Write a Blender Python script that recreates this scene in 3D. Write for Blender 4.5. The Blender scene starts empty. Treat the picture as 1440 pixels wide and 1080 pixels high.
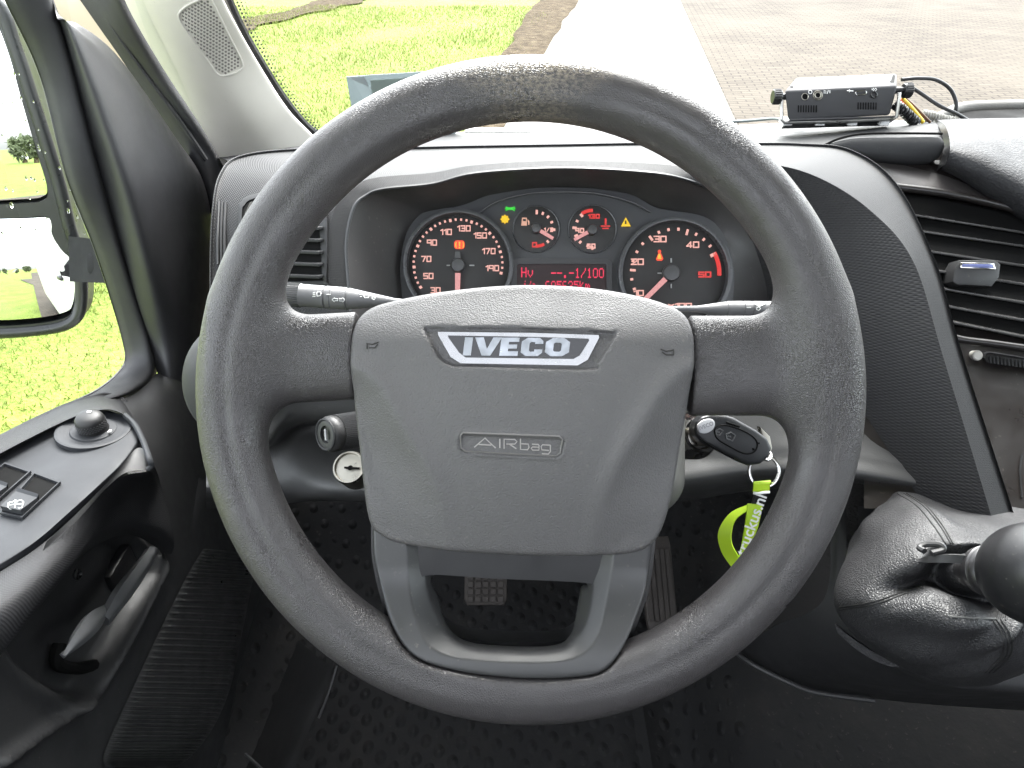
import bpy, bmesh, math, random
import numpy as np
from mathutils import Vector, Matrix
from mathutils.bvhtree import BVHTree
from mathutils.geometry import tessellate_polygon
rng = np.random.default_rng(7); random.seed(7)
S = bpy.context.scene; COL = S.collection
# ------------------------------------------------------------------ camera, world, sun, exposure
PITCH = math.radians(34.5); FPX = 1000.0; CAMZ = 1.05
cam = bpy.data.cameras.new('camera'); co = bpy.data.objects.new('camera', cam); COL.objects.link(co)
cam.sensor_width = 36; cam.lens = 25.0; cam.clip_start = 0.02; cam.clip_end = 2000
co.location = (0, 0, CAMZ); co.rotation_euler = (math.pi/2 - PITCH, 0, 0)
S.camera = co
SUN_EL, SUN_ROT = math.radians(52), math.radians(12)
w = bpy.data.worlds.new('World'); S.world = w; w.use_nodes = True
nt = w.node_tree; bg = nt.nodes['Background']
sky = nt.nodes.new('ShaderNodeTexSky'); sky.sky_type = 'NISHITA'; sky.sun_disc = False
sky.sun_elevation = SUN_EL; sky.sun_rotation = SUN_ROT; sky.air_density = 1.0; sky.dust_density = 3.0
hs = nt.nodes.new('ShaderNodeHueSaturation'); hs.inputs['Saturation'].default_value = 0.22
nt.links.new(sky.outputs[0], hs.inputs['Color']); nt.links.new(hs.outputs[0], bg.inputs['Color'])
bg.inputs['Strength'].default_value = 0.15
sl = bpy.data.lights.new('sun', 'SUN'); so = bpy.data.objects.new('sun', sl); COL.objects.link(so)
sl.energy = 0.8; sl.angle = math.radians(35); sl.color = (1, .98, .95)
sd = Vector((math.sin(SUN_ROT)*math.cos(SUN_EL), math.cos(SUN_ROT)*math.cos(SUN_EL), math.sin(SUN_EL)))
so.rotation_euler = sd.to_track_quat('Z', 'Y').to_euler()
S.view_settings.view_transform = 'Standard'; S.view_settings.look = 'None'
S.view_settings.exposure = 3.4; S.view_settings.gamma = 1
S.render.engine = 'CYCLES'; S.cycles.use_denoising = True; S.cycles.max_bounces = 10
S.cycles.transparent_max_bounces = 12; S.cycles.caustics_reflective = False
S.cycles.sample_clamp_indirect = 8
# ------------------------------------------------------------------ frames
SP, CP = math.sin(PITCH), math.cos(PITCH)
CAM = np.array([0, 0, CAMZ]); AR = np.array([1., 0, 0]); AU = np.array([0, SP, CP]); AF = np.array([0, CP, -SP])
def ray(px, py): return AF + (px-720)/FPX*AR + (540-py)/FPX*AU          # depth 1
def P(px, py, d): return CAM + d*ray(px, py)
def PL(pts): return np.array([P(*p) for p in pts])
def Px(px, py, x): r = ray(px, py); return CAM + (x/r[0])*r
def Pz(px, py, z): r = ray(px, py); return CAM + ((z-CAMZ)/r[2])*r
def dz(px, py, z): return (z-CAMZ)/ray(px, py)[2]
def dx(px, py, x): return x/ray(px, py)[0]
class Fr:                                # a plane facing along the view: a right, b up, c towards the driver
    def __init__(s, px, py, d): s.o = P(px, py, d); s.d = d; s.a0 = (px-720)/FPX*d; s.b0 = (540-py)/FPX*d
    def loc(s, px, py, c=0):
        k = (s.d-c)/FPX
        return ((px-720)*k-s.a0, (540-py)*k-s.b0)
    def locs(s, pts, c=0): return np.array([s.loc(px, py, c) for px, py in pts])
    def W(s, v):
        v = np.asarray(v, float).reshape(-1, 3)
        return s.o + v[:, :1]*AR + v[:, 1:2]*AU - v[:, 2:3]*AF
# ------------------------------------------------------------------ objects
BASE = {}; GEO = {}
def thing(name, label, cat, base, group=None):
    o = bpy.data.objects.new(name, None); COL.objects.link(o); o.location = Vector(base); o.empty_display_size = .03
    o['label'] = label; o['category'] = cat
    if group: o['group'] = group
    BASE[o.name] = np.array(base, float); return o
def tag(o, label=None, cat=None, group=None, kind=None):
    for k, v in (('label', label), ('category', cat), ('group', group), ('kind', kind)):
        if v: o[k] = v
    return o
def mesh(name, v, f, m, parent=None, uv=None, smooth=True, sharp=40, base=None, mats=None, fm=None):
    v = np.asarray(v, float)
    b = BASE[parent.name] if parent else (np.array(base, float) if base is not None else v.mean(0))
    me = bpy.data.meshes.new(name); me.from_pydata((v-b).tolist(), [], [list(map(int, q)) for q in f])
    me.materials.append(m)
    for mm in mats or []: me.materials.append(mm)
    if fm is not None: me.polygons.foreach_set('material_index', list(fm))
    if uv is not None:
        l = me.uv_layers.new(name='UVMap'); idx = np.zeros(len(me.loops), int); me.loops.foreach_get('vertex_index', idx)
        l.data.foreach_set('uv', np.asarray(uv, float)[idx].ravel())
    me.polygons.foreach_set('use_smooth', [smooth]*len(me.polygons))
    if smooth and sharp: me.set_sharp_from_angle(angle=math.radians(sharp))
    me.update(); o = bpy.data.objects.new(name, me); COL.objects.link(o)
    if parent: o.parent = parent
    else: o.location = Vector(b)
    BASE[o.name] = b; GEO[o.name] = (v, f); return o
def join(*gs):
    V, F, n = [], [], 0
    for v, f in gs:
        v = np.asarray(v, float); V.append(v); F += [[i+n for i in q] for q in f]; n += len(v)
    return np.vstack(V), F
def bvh(*os):
    v, f = join(*[GEO[o.name] for o in os]); return BVHTree.FromPolygons([Vector(p) for p in v], f)
def hit(t, px, py, lift=0., near=0):
    r = ray(px, py); n = np.linalg.norm(r); h = t.ray_cast(Vector(CAM), Vector(r/n))
    if h[0] is None:
        if not near: return None
        h = t.find_nearest(Vector(CAM+r*near))
    return np.array(h[0]) - r/n*lift
# ------------------------------------------------------------------ shapes
def cr(ctrl, n):
    """Catmull-Rom through control rows (k, m) at n even parameters."""
    c = np.asarray(ctrl, float); k = len(c); t = np.linspace(0, k-1, n); i = np.clip(t.astype(int), 0, k-2); u = (t-i)[:, None]
    p = np.vstack([2*c[0]-c[1], c, 2*c[-1]-c[-2]]); a, b, d, e = p[i], p[i+1], p[i+2], p[i+3]
    return .5*(2*b + (d-a)*u + (2*a-5*b+4*d-e)*u**2 + (3*b-a-3*d+e)*u**3)
def crc(ctrl, n):
    c = np.asarray(ctrl, float); k = len(c); t = np.arange(n)/n*k; i = t.astype(int) % k; u = (t-np.floor(t))[:, None]
    a, b, d, e = c[(i-1) % k], c[i], c[(i+1) % k], c[(i+2) % k]
    return .5*(2*b + (d-a)*u + (2*a-5*b+4*d-e)*u**2 + (3*b-a-3*d+e)*u**3)
def grid_faces(nv, nu, closed=False):
    F = []
    for j in range(nv-1):
        for i in range(nu if closed else nu-1):
            k = (i+1) % nu; F.append([j*nu+i, j*nu+k, (j+1)*nu+k, (j+1)*nu+i])
    return F
def loft(rows, nu=60, nv=24, closed=False, linear=False):
    """rows: world polylines with matching control points -> grid (verts, faces, uv in metres)."""
    R = np.array([crc(r, nu) if closed else cr(r, nu) for r in rows])
    k = len(R)
    if linear:
        t = np.linspace(0, k-1, nv); i = np.clip(t.astype(int), 0, k-2); u = (t-i)[:, None, None]; G = R[i]*(1-u)+R[i+1]*u
    else:
        G = cr(R.reshape(k, -1), nv).reshape(nv, nu, 3)
    du = np.linalg.norm(np.diff(G, axis=1), axis=2).mean(0); dv = np.linalg.norm(np.diff(G, axis=0), axis=2).mean(1)
    uu = np.concatenate([[0], np.cumsum(du)]); vv = np.concatenate([[0], np.cumsum(dv)])
    uv = np.array([[uu[i], vv[j]] for j in range(nv) for i in range(nu)])
    return G.reshape(-1, 3), grid_faces(nv, nu, closed), uv
def sheet(v, f, th, away=None):
    """give an open grid thickness th along its normals (pointing away from the camera)."""
    me = bpy.data.meshes.new('t'); me.from_pydata(np.asarray(v).tolist(), [], f); bm = bmesh.new(); bm.from_mesh(me)
    bm.normal_update(); n = np.array([q.normal for q in bm.verts])
    d = np.asarray(v)-CAM; s = np.sign((n*d).sum(1).mean()) or 1
    if away is not None: s = np.sign((n*np.asarray(away)).sum(1).mean()) or 1
    v2 = np.asarray(v)+n*s*th; N = len(v); F = [list(q) for q in f]+[[i+N for i in q[::-1]] for q in f]
    for e in bm.edges:
        if e.is_boundary: F.append([e.verts[0].index, e.verts[1].index, e.verts[1].index+N, e.verts[0].index+N])
    bm.free(); bpy.data.meshes.remove(me)
    return np.vstack([v, v2]), F
def box(c, size, ax=None, bev=0.002, seg=2):
    bm = bmesh.new(); bmesh.ops.create_cube(bm, size=1)
    bmesh.ops.scale(bm, vec=Vector(size), verts=bm.verts)
    if bev: bmesh.ops.bevel(bm, geom=bm.edges[:], offset=bev, segments=seg, affect='EDGES', profile=.5)
    bm.verts.index_update(); v = np.array([q.co for q in bm.verts]); f = [[x.index for x in q.verts] for q in bm.faces]; bm.free()
    if ax is not None: v = v @ np.array(ax, float)
    return v+np.array(c, float), f
VIEW = np.array([AR, AU, -AF])           # box axes lying along the view frame
def prism(poly, W, c0, c1, bev=0, seg=2):
    """poly: 2D outline in a frame, W maps (a,b,c)->world; extruded c0..c1 (c1 is the front, bevelled)."""
    bm = bmesh.new(); lo = [bm.verts.new((x, y, c0)) for x, y in poly]; hi = [bm.verts.new((x, y, c1)) for x, y in poly]
    n = len(poly); bm.faces.new(lo[::-1]); top = bm.faces.new(hi)
    for i in range(n): bm.faces.new([lo[i], lo[(i+1) % n], hi[(i+1) % n], hi[i]])
    bmesh.ops.recalc_face_normals(bm, faces=bm.faces)
    if bev: bmesh.ops.bevel(bm, geom=list(top.edges), offset=bev, segments=seg, affect='EDGES', profile=.5)
    bm.verts.index_update(); v = np.array([q.co for q in bm.verts]); f = [[x.index for x in q.verts] for q in bm.faces]; bm.free()
    return W(v), f
def plate(outer, holes, W, c0, c1):
    """flat plate with holes, thickness c0..c1."""
    loops = [list(map(tuple, outer))]+[list(map(tuple, h)) for h in holes]
    tri = tessellate_polygon([[Vector((x, y, 0)) for x, y in l] for l in loops])
    pts = [p for l in loops for p in l]; N = len(pts)
    v = [(x, y, c1) for x, y in pts]+[(x, y, c0) for x, y in pts]
    F = [list(t) for t in tri]+[[i+N for i in t[::-1]] for t in tri]; k = 0
    for l in loops:
        n = len(l)
        for i in range(n): a, b = k+i, k+(i+1) % n; F.append([a, b, b+N, a+N])
        k += n
    return W(v), F
def rrect(w, h, r, n=5, cx=0, cy=0):
    out = []
    for sx, sy, a0 in ((1, 1, 0), (-1, 1, 90), (-1, -1, 180), (1, -1, 270)):
        for i in range(n+1):
            a = math.radians(a0+90*i/n); out.append((cx+sx*(w/2-r)+r*math.cos(a), cy+sy*(h/2-r)+r*math.sin(a)))
    return out
def circ(r, n=40, cx=0, cy=0): return [(cx+r*math.cos(2*math.pi*i/n), cy+r*math.sin(2*math.pi*i/n)) for i in range(n)]
def tube(pts, r, n=10, closed=False, sm=0):
    p = np.asarray(pts, float)
    if sm: p = crc(p, sm) if closed else cr(p, sm)
    k = len(p); rr = np.broadcast_to(np.asarray(r, float), (k,)) if np.ndim(r) == 0 else cr(np.asarray(r, float)[:, None], k)[:, 0]
    T = np.gradient(p, axis=0) if not closed else np.roll(p, -1, 0)-np.roll(p, 1, 0)
    T /= np.linalg.norm(T, axis=1)[:, None]+1e-12
    u = np.cross(T[0], [0.3, .2, 1.]); u /= np.linalg.norm(u); V = []
    for i in range(k):
        u = u-T[i]*u.dot(T[i]); u /= np.linalg.norm(u); q = np.cross(T[i], u)
        V += [p[i]+rr[i]*(math.cos(a)*u+math.sin(a)*q) for a in np.arange(n)/n*2*math.pi]
    F = grid_faces(k, n, True)
    if closed: F += [[(k-1)*n+i, (k-1)*n+(i+1) % n, (i+1) % n, i] for i in range(n)]
    else: F += [list(range(n))[::-1], [(k-1)*n+i for i in range(n)]]
    return np.array(V), F
def lathe(prof, o, ax, n=40, cap=True):
    """prof: (radius, height) along ax from o."""
    ax = np.array(ax, float); ax /= np.linalg.norm(ax); u = np.cross(ax, [0.1, .3, 1.]); u /= np.linalg.norm(u); q = np.cross(ax, u); V = []
    for r, h in prof: V += [np.array(o)+ax*h+r*(math.cos(a)*u+math.sin(a)*q) for a in np.arange(n)/n*2*math.pi]
    F = grid_faces(len(prof), n, True)
    if cap: F += [list(range(n))[::-1], [(len(prof)-1)*n+i for i in range(n)]]
    return np.array(V), F
def sd_poly(p, poly):
    """signed distance to a 2D polygon, p (N,2)."""
    poly = np.asarray(poly, float); d = np.full(len(p), 1e9); s = np.ones(len(p)); n = len(poly)
    for i in range(n):
        a, b = poly[i], poly[i-1]; e = b-a; w = p-a; t = np.clip((w@e)/(e@e+1e-18), 0, 1); q = w-t[:, None]*e
        d = np.minimum(d, (q*q).sum(1))
        c1 = p[:, 1] >= a[1]; c2 = p[:, 1] < b[1]; c3 = e[0]*w[:, 1] > e[1]*w[:, 0]
        s = np.where((c1 & c2 & c3) | (~c1 & ~c2 & ~c3), -s, s)
    return s*np.sqrt(d)
def smin(a, b, k): h = np.clip(.5+.5*(b-a)/k, 0, 1); return b*(1-h)+a*h-k*h*(1-h)
def smax(a, b, k): return -smin(-a, -b, k)
def sstep(x, a, b): t = np.clip((x-a)/(b-a), 0, 1); return t*t*(3-2*t)
def nets(fn, lo, hi, res, it=2):
    """surface nets of fn(p)=0."""
    lo, hi = np.array(lo, float), np.array(hi, float); n = np.maximum(((hi-lo)/res).astype(int)+1, 3)
    ax = [lo[i]+np.arange(n[i])*res for i in range(3)]
    G = np.stack(np.meshgrid(*ax, indexing='ij'), -1).reshape(-1, 3); D = fn(G).reshape(n); I = D < 0
    m = n-1; cs = np.zeros(m, int); acc = np.zeros((*m, 3)); cnt = np.zeros(m)
    cor = [(i, j, k) for i in (0, 1) for j in (0, 1) for k in (0, 1)]
    sl = lambda A, c: A[c[0]:c[0]+m[0], c[1]:c[1]+m[1], c[2]:c[2]+m[2]]
    for c in cor:
        for a in range(3):
            if c[a]: continue
            e = list(c); e[a] = 1; d0, d1 = sl(D, c), sl(D, e); x = (d0 < 0) != (d1 < 0)
            t = np.where(x, d0/np.where(x, d0-d1, 1), 0)
            for b in range(3): acc[..., b] += np.where(x, c[b]+(t if b == a else 0), 0)
            cnt += x
    on = cnt > 0; idx = -np.ones(m, int); idx[on] = np.arange(on.sum())
    V = (np.argwhere(on)+acc[on]/cnt[on][:, None])*res+lo; F = []
    for a in range(3):
        b, c = (a+1) % 3, (a+2) % 3
        s0 = [slice(None)]*3; s1 = [slice(None)]*3; s0[a] = slice(0, -1); s1[a] = slice(1, None)
        e = np.argwhere(I[tuple(s0)] != I[tuple(s1)]); e = e[(e[:, b] > 0) & (e[:, c] > 0) & (e[:, b] < m[b]) & (e[:, c] < m[c])]
        if not len(e): continue
        q = []
        for db, dc in ((0, 0), (-1, 0), (-1, -1), (0, -1)):
            g = e.copy(); g[:, b] += db; g[:, c] += dc; q.append(idx[g[:, 0], g[:, 1], g[:, 2]])
        q = np.stack(q, 1); ins = I[e[:, 0], e[:, 1], e[:, 2]]; q[~ins] = q[~ins][:, ::-1]; F.append(q[(q >= 0).all(1)])
    h = res*.3
    for _ in range(it):
        g = np.stack([(fn(V+np.eye(3)[i]*h)-fn(V-np.eye(3)[i]*h))/(2*h) for i in range(3)], 1)
        V = V-np.clip(fn(V)[:, None]*g/((g*g).sum(1)[:, None]+1e-6), -res, res)*.8
    return V, np.vstack(F).tolist()
# ------------------------------------------------------------------ materials
def NM(name):
    m = bpy.data.materials.new(name); m.use_nodes = True; t = m.node_tree; return m, t, t.nodes['Principled BSDF']
def mix(t, fac, a, b):
    n = t.nodes.new('ShaderNodeMix'); n.data_type = 'RGBA'
    for s, v in ((n.inputs[0], fac), (n.inputs[6], a), (n.inputs[7], b)):
        if isinstance(v, (int, float)): s.default_value = v
        elif isinstance(v, tuple): s.default_value = (*v[:3], 1)
        else: t.links.new(v, s)
    return n.outputs[2]
def ramp(t, src, stops):
    n = t.nodes.new('ShaderNodeValToRGB'); t.links.new(src, n.inputs[0]); e = n.color_ramp.elements
    for i, (p, c) in enumerate(stops):
        q = e[i] if i < 2 else e.new(p); q.position = p; q.color = (*c, 1) if isinstance(c, tuple) else (c, c, c, 1)
    return n.outputs[0]
def vec(t, kind='Object', scale=(1, 1, 1), rot=(0, 0, 0), loc=(0, 0, 0)):
    c = t.nodes.new('ShaderNodeTexCoord'); m = t.nodes.new('ShaderNodeMapping'); t.links.new(c.outputs[kind], m.inputs[0])
    m.inputs['Scale'].default_value = scale; m.inputs['Rotation'].default_value = rot; m.inputs['Location'].default_value = loc
    return m.outputs[0]
def noise(t, v, scale, det=3, rough=.55):
    n = t.nodes.new('ShaderNodeTexNoise'); t.links.new(v, n.inputs['Vector']); n.inputs['Scale'].default_value = scale
    n.inputs['Detail'].default_value = det; n.inputs['Roughness'].default_value = rough; return n.outputs[0]
def voro(t, v, scale, feat='F1', out=0):
    n = t.nodes.new('ShaderNodeTexVoronoi'); n.feature = feat; t.links.new(v, n.inputs['Vector']); n.inputs['Scale'].default_value = scale
    return n.outputs[out]
def math_(t, op, a, b=None, c=None):
    n = t.nodes.new('ShaderNodeMath'); n.operation = op
    for i, v in enumerate((a, b, c)):
        if v is None: continue
        if isinstance(v, (int, float)): n.inputs[i].default_value = v
        else: t.links.new(v, n.inputs[i])
    return n.outputs[0]
def bump(t, p, h, strength, dist):
    n = t.nodes.new('ShaderNodeBump'); n.inputs['Strength'].default_value = strength; n.inputs['Distance'].default_value = dist
    t.links.new(h, n.inputs['Height']); prev = p.inputs['Normal'].links
    if prev: t.links.new(prev[0].from_socket, n.inputs['Normal'])
    t.links.new(n.outputs[0], p.inputs['Normal']); return n
def plastic(name, col, rough=.5, grain=0, depth=.0003, strength=.5, dirt=.0, spec=.5, kind='Object'):
    m, t, p = NM(name); p.inputs['Roughness'].default_value = rough; p.inputs['Specular IOR Level'].default_value = spec
    v = vec(t, kind); n1 = noise(t, v, 9, 5)
    a = tuple(c*.86 for c in col); b = tuple(c*1.14 for c in col); base = mix(t, n1, a, b)
    if dirt:
        n2 = noise(t, v, 260, 2); sp = ramp(t, n2, [(.66, 0.), (.74, 1.)]); n3 = ramp(t, noise(t, v, 14, 3), [(.42, 0.), (.7, 1.)])
        base = mix(t, math_(t, 'MULTIPLY', math_(t, 'MULTIPLY', sp, n3), dirt), base, (.30, .27, .23))
    t.links.new(base, p.inputs['Base Color'])
    t.links.new(ramp(t, noise(t, v, 30, 4), [(.3, max(rough-.08, .05)), (.7, min(rough+.08, 1.))]), p.inputs['Roughness'])
    if grain: bump(t, p, noise(t, v, grain, 2, .5), strength, depth)
    return m
def leather(name, col, rough, scale, strength, dist, stretch=(1, 1, 1), wear=None, crease=0.):
    m, t, p = NM(name); v = vec(t, 'Object', stretch)
    base = mix(t, noise(t, v, 14, 5), tuple(c*.8 for c in col), tuple(c*1.25 for c in col))
    if wear:                                              # scuffed pale patch with its own place on the rim
        loc, rad = wear
        vv = vec(t, 'Object', (1/rad[0], 1/rad[1], 1/rad[2]), (0, 0, 0), tuple(-l/r for l, r in zip(loc, rad)))
        ln = t.nodes.new('ShaderNodeVectorMath'); ln.operation = 'LENGTH'; t.links.new(vv, ln.inputs[0])
        spot = ramp(t, ln.outputs['Value'], [(.45, 1.), (1., 0.)])
        sc = ramp(t, noise(t, vec(t, 'Object', (1, 1.6, 1.6)), 380, 3, .6), [(.40, 0.), (.62, 1.)])
        base = mix(t, math_(t, 'MULTIPLY', math_(t, 'MULTIPLY', spot, sc), .5), base, (.50, .42, .31))
    t.links.new(base, p.inputs['Base Color'])
    t.links.new(ramp(t, noise(t, v, 24, 4), [(.3, rough-.09), (.7, rough+.1)]), p.inputs['Roughness'])
    wv = t.nodes.new('ShaderNodeVectorMath'); wv.operation = 'MULTIPLY_ADD'
    nz = t.nodes.new('ShaderNodeTexNoise'); t.links.new(v, nz.inputs['Vector']); nz.inputs['Scale'].default_value = scale*.6
    t.links.new(nz.outputs['Color'], wv.inputs[0]); wv.inputs[1].default_value = (.9/scale,)*3; t.links.new(v, wv.inputs[2])
    h = ramp(t, voro(t, wv.outputs[0], scale, 'DISTANCE_TO_EDGE'), [(.0, 0.), (.35, 1.)])
    h = math_(t, 'ADD', h, math_(t, 'MULTIPLY', noise(t, v, scale*.22, 2), 1.2))
    amt = ramp(t, noise(t, v, 17, 2), [(.35, .35), (.65, 1.)])
    bump(t, p, math_(t, 'MULTIPLY', h, amt), strength, dist)
    return m
def metal(name, col=(.75, .74, .72), rough=.2):
    m, t, p = NM(name); p.inputs['Metallic'].default_value = 1; v = vec(t)
    t.links.new(mix(t, noise(t, v, 60, 4), tuple(c*.85 for c in col), col), p.inputs['Base Color'])
    t.links.new(ramp(t, noise(t, v, 120, 3), [(.3, rough*.7), (.7, rough*1.5)]), p.inputs['Roughness']); return m
def glow(name, col, s):
    m, t, p = NM(name); p.inputs['Base Color'].default_value = (col[0]*.12, col[1]*.12, col[2]*.12, 1); p.inputs['Emission Color'].default_value = (*col, 1)
    n = noise(t, vec(t), 700, 2); t.links.new(ramp(t, n, [(.2, s*.10), (.8, s*.19)]), p.inputs['Emission Strength']); return m
def glassmat(name, tint=(.93, .96, .95), refl=1.):
    m = bpy.data.materials.new(name); m.use_nodes = True; t = m.node_tree; t.nodes.clear()
    o = t.nodes.new('ShaderNodeOutputMaterial'); mx = t.nodes.new('ShaderNodeMixShader'); tr = t.nodes.new('ShaderNodeBsdfTransparent')
    gl = t.nodes.new('ShaderNodeBsdfGlossy'); fr = t.nodes.new('ShaderNodeFresnel'); fr.inputs[0].default_value = 1.45
    gl.inputs['Roughness'].default_value = .01; tr.inputs[0].default_value = (*tint, 1)
    t.links.new(math_(t, 'MULTIPLY', fr.outputs[0], refl), mx.inputs[0])
    t.links.new(tr.outputs[0], mx.inputs[1]); t.links.new(gl.outputs[0], mx.inputs[2]); t.links.new(mx.outputs[0], o.inputs[0]); return m
def text(s, org, xa, ya, size, m, parent, name='lettering', ext=.0003, sx=1., off=0., align='CENTER', shear=0.):
    c = bpy.data.curves.new('t', 'FONT'); c.body = s; c.size = 1; c.align_x = align; c.align_y = 'CENTER'; c.resolution_u = 3
    c.offset = off; c.shear = shear; o = bpy.data.objects.new('t', c); COL.objects.link(o); bpy.context.view_layer.update()
    me = bpy.data.meshes.new_from_object(o.evaluated_get(bpy.context.evaluated_depsgraph_get()))
    v = np.array([q.co for q in me.vertices]); f = [list(q.vertices) for q in me.polygons]
    bpy.data.objects.remove(o); bpy.data.curves.remove(c); bpy.data.meshes.remove(me)
    xa, ya = np.array(xa, float), np.array(ya, float); na = np.cross(xa, ya)
    W = lambda z: np.array(org)+size*(v[:, :1]*sx*xa+v[:, 1:2]*ya)+z*na
    N = len(v); from collections import Counter
    ed = Counter(tuple(sorted((q[i], q[i-1]))) for q in f for i in range(len(q)))
    F = [q for q in f]
    V = W(ext)
    if parent is None: return V, F
    return mesh(name, V, F, m, parent, smooth=False)
# ================================================================== materials used
LEATH = leather('rim_leather', (.045, .042, .043), .47, 560, .85, .0009, (1, 1, 1))
HUBM = plastic('airbag_plastic', (.082, .079, .080), .47, 950, .0008, .9, dirt=.25)
SATIN = plastic('satin_plastic', (.038, .038, .039), .42, 0, dirt=.25)
BLK = plastic('black_plastic', (.026, .026, .027), .5, 900, .0003, .4, dirt=.2)
BLKS = plastic('smooth_black', (.012, .012, .013), .35)
DEEP = plastic('deep_black', (.006, .006, .006), .8, spec=.08)
GREY = plastic('grey_dash_plastic', (.027, .0275, .029), .6, 800, .0003, .4, dirt=.15, spec=.22)
PANEL = plastic('switch_panel_plastic', (.030, .0315, .035), .55, 1300, .0002, .3, spec=.25)
CREAM = plastic('cream_trim', (.56, .535, .48), .6, 700, .0003, .25, dirt=.3)
WHITE = plastic('white_paint', (.78, .78, .76), .25)
BEIGE = plastic('beige_paint', (.62, .50, .43), .35)
RUBBER = plastic('seal_rubber', (.018, .018, .02), .65, 1500, .0004, .4)
CHROME = metal('chrome', (.52, .51, .5), .14)
STEEL = metal('steel', (.36, .34, .30), .34)
HEAD = plastic('headliner_fabric', (.42, .41, .39), .9, 900, .0005, .5)
DKFAB = plastic('dark_fabric', (.045, .045, .048), .9, 700, .0006, .6)
GLASS = glassmat('window_glass')
WSG = glassmat('windscreen_glass', (.93, .95, .94), .35)
PRINT = plastic('white_print', (.75, .75, .74), .6)
MIRR = metal('mirror_glass', (.9, .92, .92), .01); MIRR.node_tree.nodes['Principled BSDF'].inputs['Roughness'].default_value = .0
for l in list(MIRR.node_tree.nodes['Principled BSDF'].inputs['Roughness'].links): MIRR.node_tree.links.remove(l)
LIME = plastic('lime_rubber', (.46, .68, .03), .45)
# fine woven / honeycomb grain (uv in metres)
def honey(name, col, size=.0022, rough=.55):
    m, t, p = NM(name); v = vec(t, 'UV'); p.inputs['Roughness'].default_value = rough; p.inputs['Specular IOR Level'].default_value = .2
    t.links.new(mix(t, noise(t, v, 12, 4), tuple(c*.85 for c in col), tuple(c*1.15 for c in col)), p.inputs['Base Color'])
    a = t.nodes.new('ShaderNodeTexWave'); b = t.nodes.new('ShaderNodeTexWave')
    for n_, r in ((a, .785), (b, -.785)):
        m_ = vec(t, 'UV', (1, 1, 1), (0, 0, r)); t.links.new(m_, n_.inputs['Vector']); n_.inputs['Scale'].default_value = .314/size
    bump(t, p, math_(t, 'MULTIPLY', a.outputs['Fac'], b.outputs['Fac']), .7, .0005); return m
HONEY = honey('honeycomb_dash', (.018, .0181, .0192)); HONEY_LIT = honey('honeycomb_lit_face', (.027, .0268, .028))  # one dash plastic: top darkened, face lightened to imitate how light falls
HONEYD = honey('honeycomb_door', (.03, .03, .032))
# ================================================================== OUTSIDE
GZ = -1.0
RD = np.array([.168, CP+.687*SP, 0]); RD /= np.linalg.norm(RD); RN = np.array([RD[1], -RD[0], 0])
A1 = Pz(762, 85, GZ); A2 = Pz(1030, 165, GZ)
def along(a, off, s, z): p = a+RN*off+RD*s; p[2] = z; return p
def ground(name, v, f, m, uv=None): o = mesh(name, v, f, m, uv=uv, base=(0, 0, 0)); o['kind'] = 'structure'; return o
def grassmat():
    m, t, p = NM('lawn'); v = vec(t)
    c = ramp(t, noise(t, v, 1.3, 6, .65), [(.3, (.12, .16, .03)), (.5, (.17, .22, .04)), (.72, (.22, .25, .07))])
    c = mix(t, ramp(t, noise(t, v, .45, 4), [(.5, 0.), (.75, .7)]), c, (.14, .15, .05))
    c = mix(t, ramp(t, noise(t, v, 28, 3), [(.3, .65), (.7, 0.)]), c, (.045, .075, .014))
    t.links.new(c, p.inputs['Base Color']); p.inputs['Roughness'].default_value = .9; p.inputs['Specular IOR Level'].default_value = .15
    bump(t, p, noise(t, v, 22, 4, .7), 1., .03); return m
LAWN = grassmat()
g = np.linspace(-1, 1, 60); g = np.sign(g)*np.abs(g)**3*600
gv = np.array([[x, y, GZ-.02+(.04*math.sin(x*.9)*math.cos(y*.7) if max(abs(x), abs(y)) < 40 else 0)] for y in g for x in g])
ground('lawn', gv, grid_faces(60, 60), LAWN)
def stripm():
    m, t, p = NM('pale_concrete'); v = vec(t)
    c = mix(t, noise(t, v, 2.5, 6), (.085, .080, .071), (.115, .109, .098)); c = mix(t, ramp(t, noise(t, v, 40, 4), [(.55, 0.), (.7, .4)]), c, (.07, .065, .058))
    t.links.new(c, p.inputs['Base Color']); p.inputs['Roughness'].default_value = .75; bump(t, p, noise(t, v, 90, 4), .5, .004); return m
def pavem():
    m, t, p = NM('brick_paving'); ang = math.atan2(RD[0], RD[1]); v = vec(t, 'Object', (1, 1, 1), (0, 0, ang))
    b = t.nodes.new('ShaderNodeTexBrick'); t.links.new(v, b.inputs['Vector']); b.inputs['Scale'].default_value = 1
    b.inputs['Brick Width'].default_value = .22; b.inputs['Row Height'].default_value = .11; b.inputs['Mortar Size'].default_value = .009
    b.inputs['Color1'].default_value = (.075, .064, .051, 1); b.inputs['Color2'].default_value = (.054, .046, .037, 1); b.inputs['Mortar'].default_value = (.02, .017, .014, 1)
    c = mix(t, ramp(t, noise(t, v, .7, 5), [(.35, 0.), (.7, .55)]), b.outputs['Color'], (.10, .086, .069))
    t.links.new(c, p.inputs['Base Color']); p.inputs['Roughness'].default_value = .85; p.inputs['Specular IOR Level'].default_value = .08
    bump(t, p, math_(t, 'SUBTRACT', 1., b.outputs['Fac']), .8, .008); return m
def soilm():
    m, t, p = NM('soil'); v = vec(t)
    p.inputs['Specular IOR Level'].default_value = .05; t.links.new(ramp(t, noise(t, v, 7, 6, .7), [(.3, (.022, .016, .010)), (.55, (.065, .05, .032)), (.75, (.11, .09, .062))]), p.inputs['Base Color'])
    p.inputs['Roughness'].default_value = .95; bump(t, p, noise(t, v, 30, 5), 1., .03); return m
SOIL = soilm()
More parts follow.
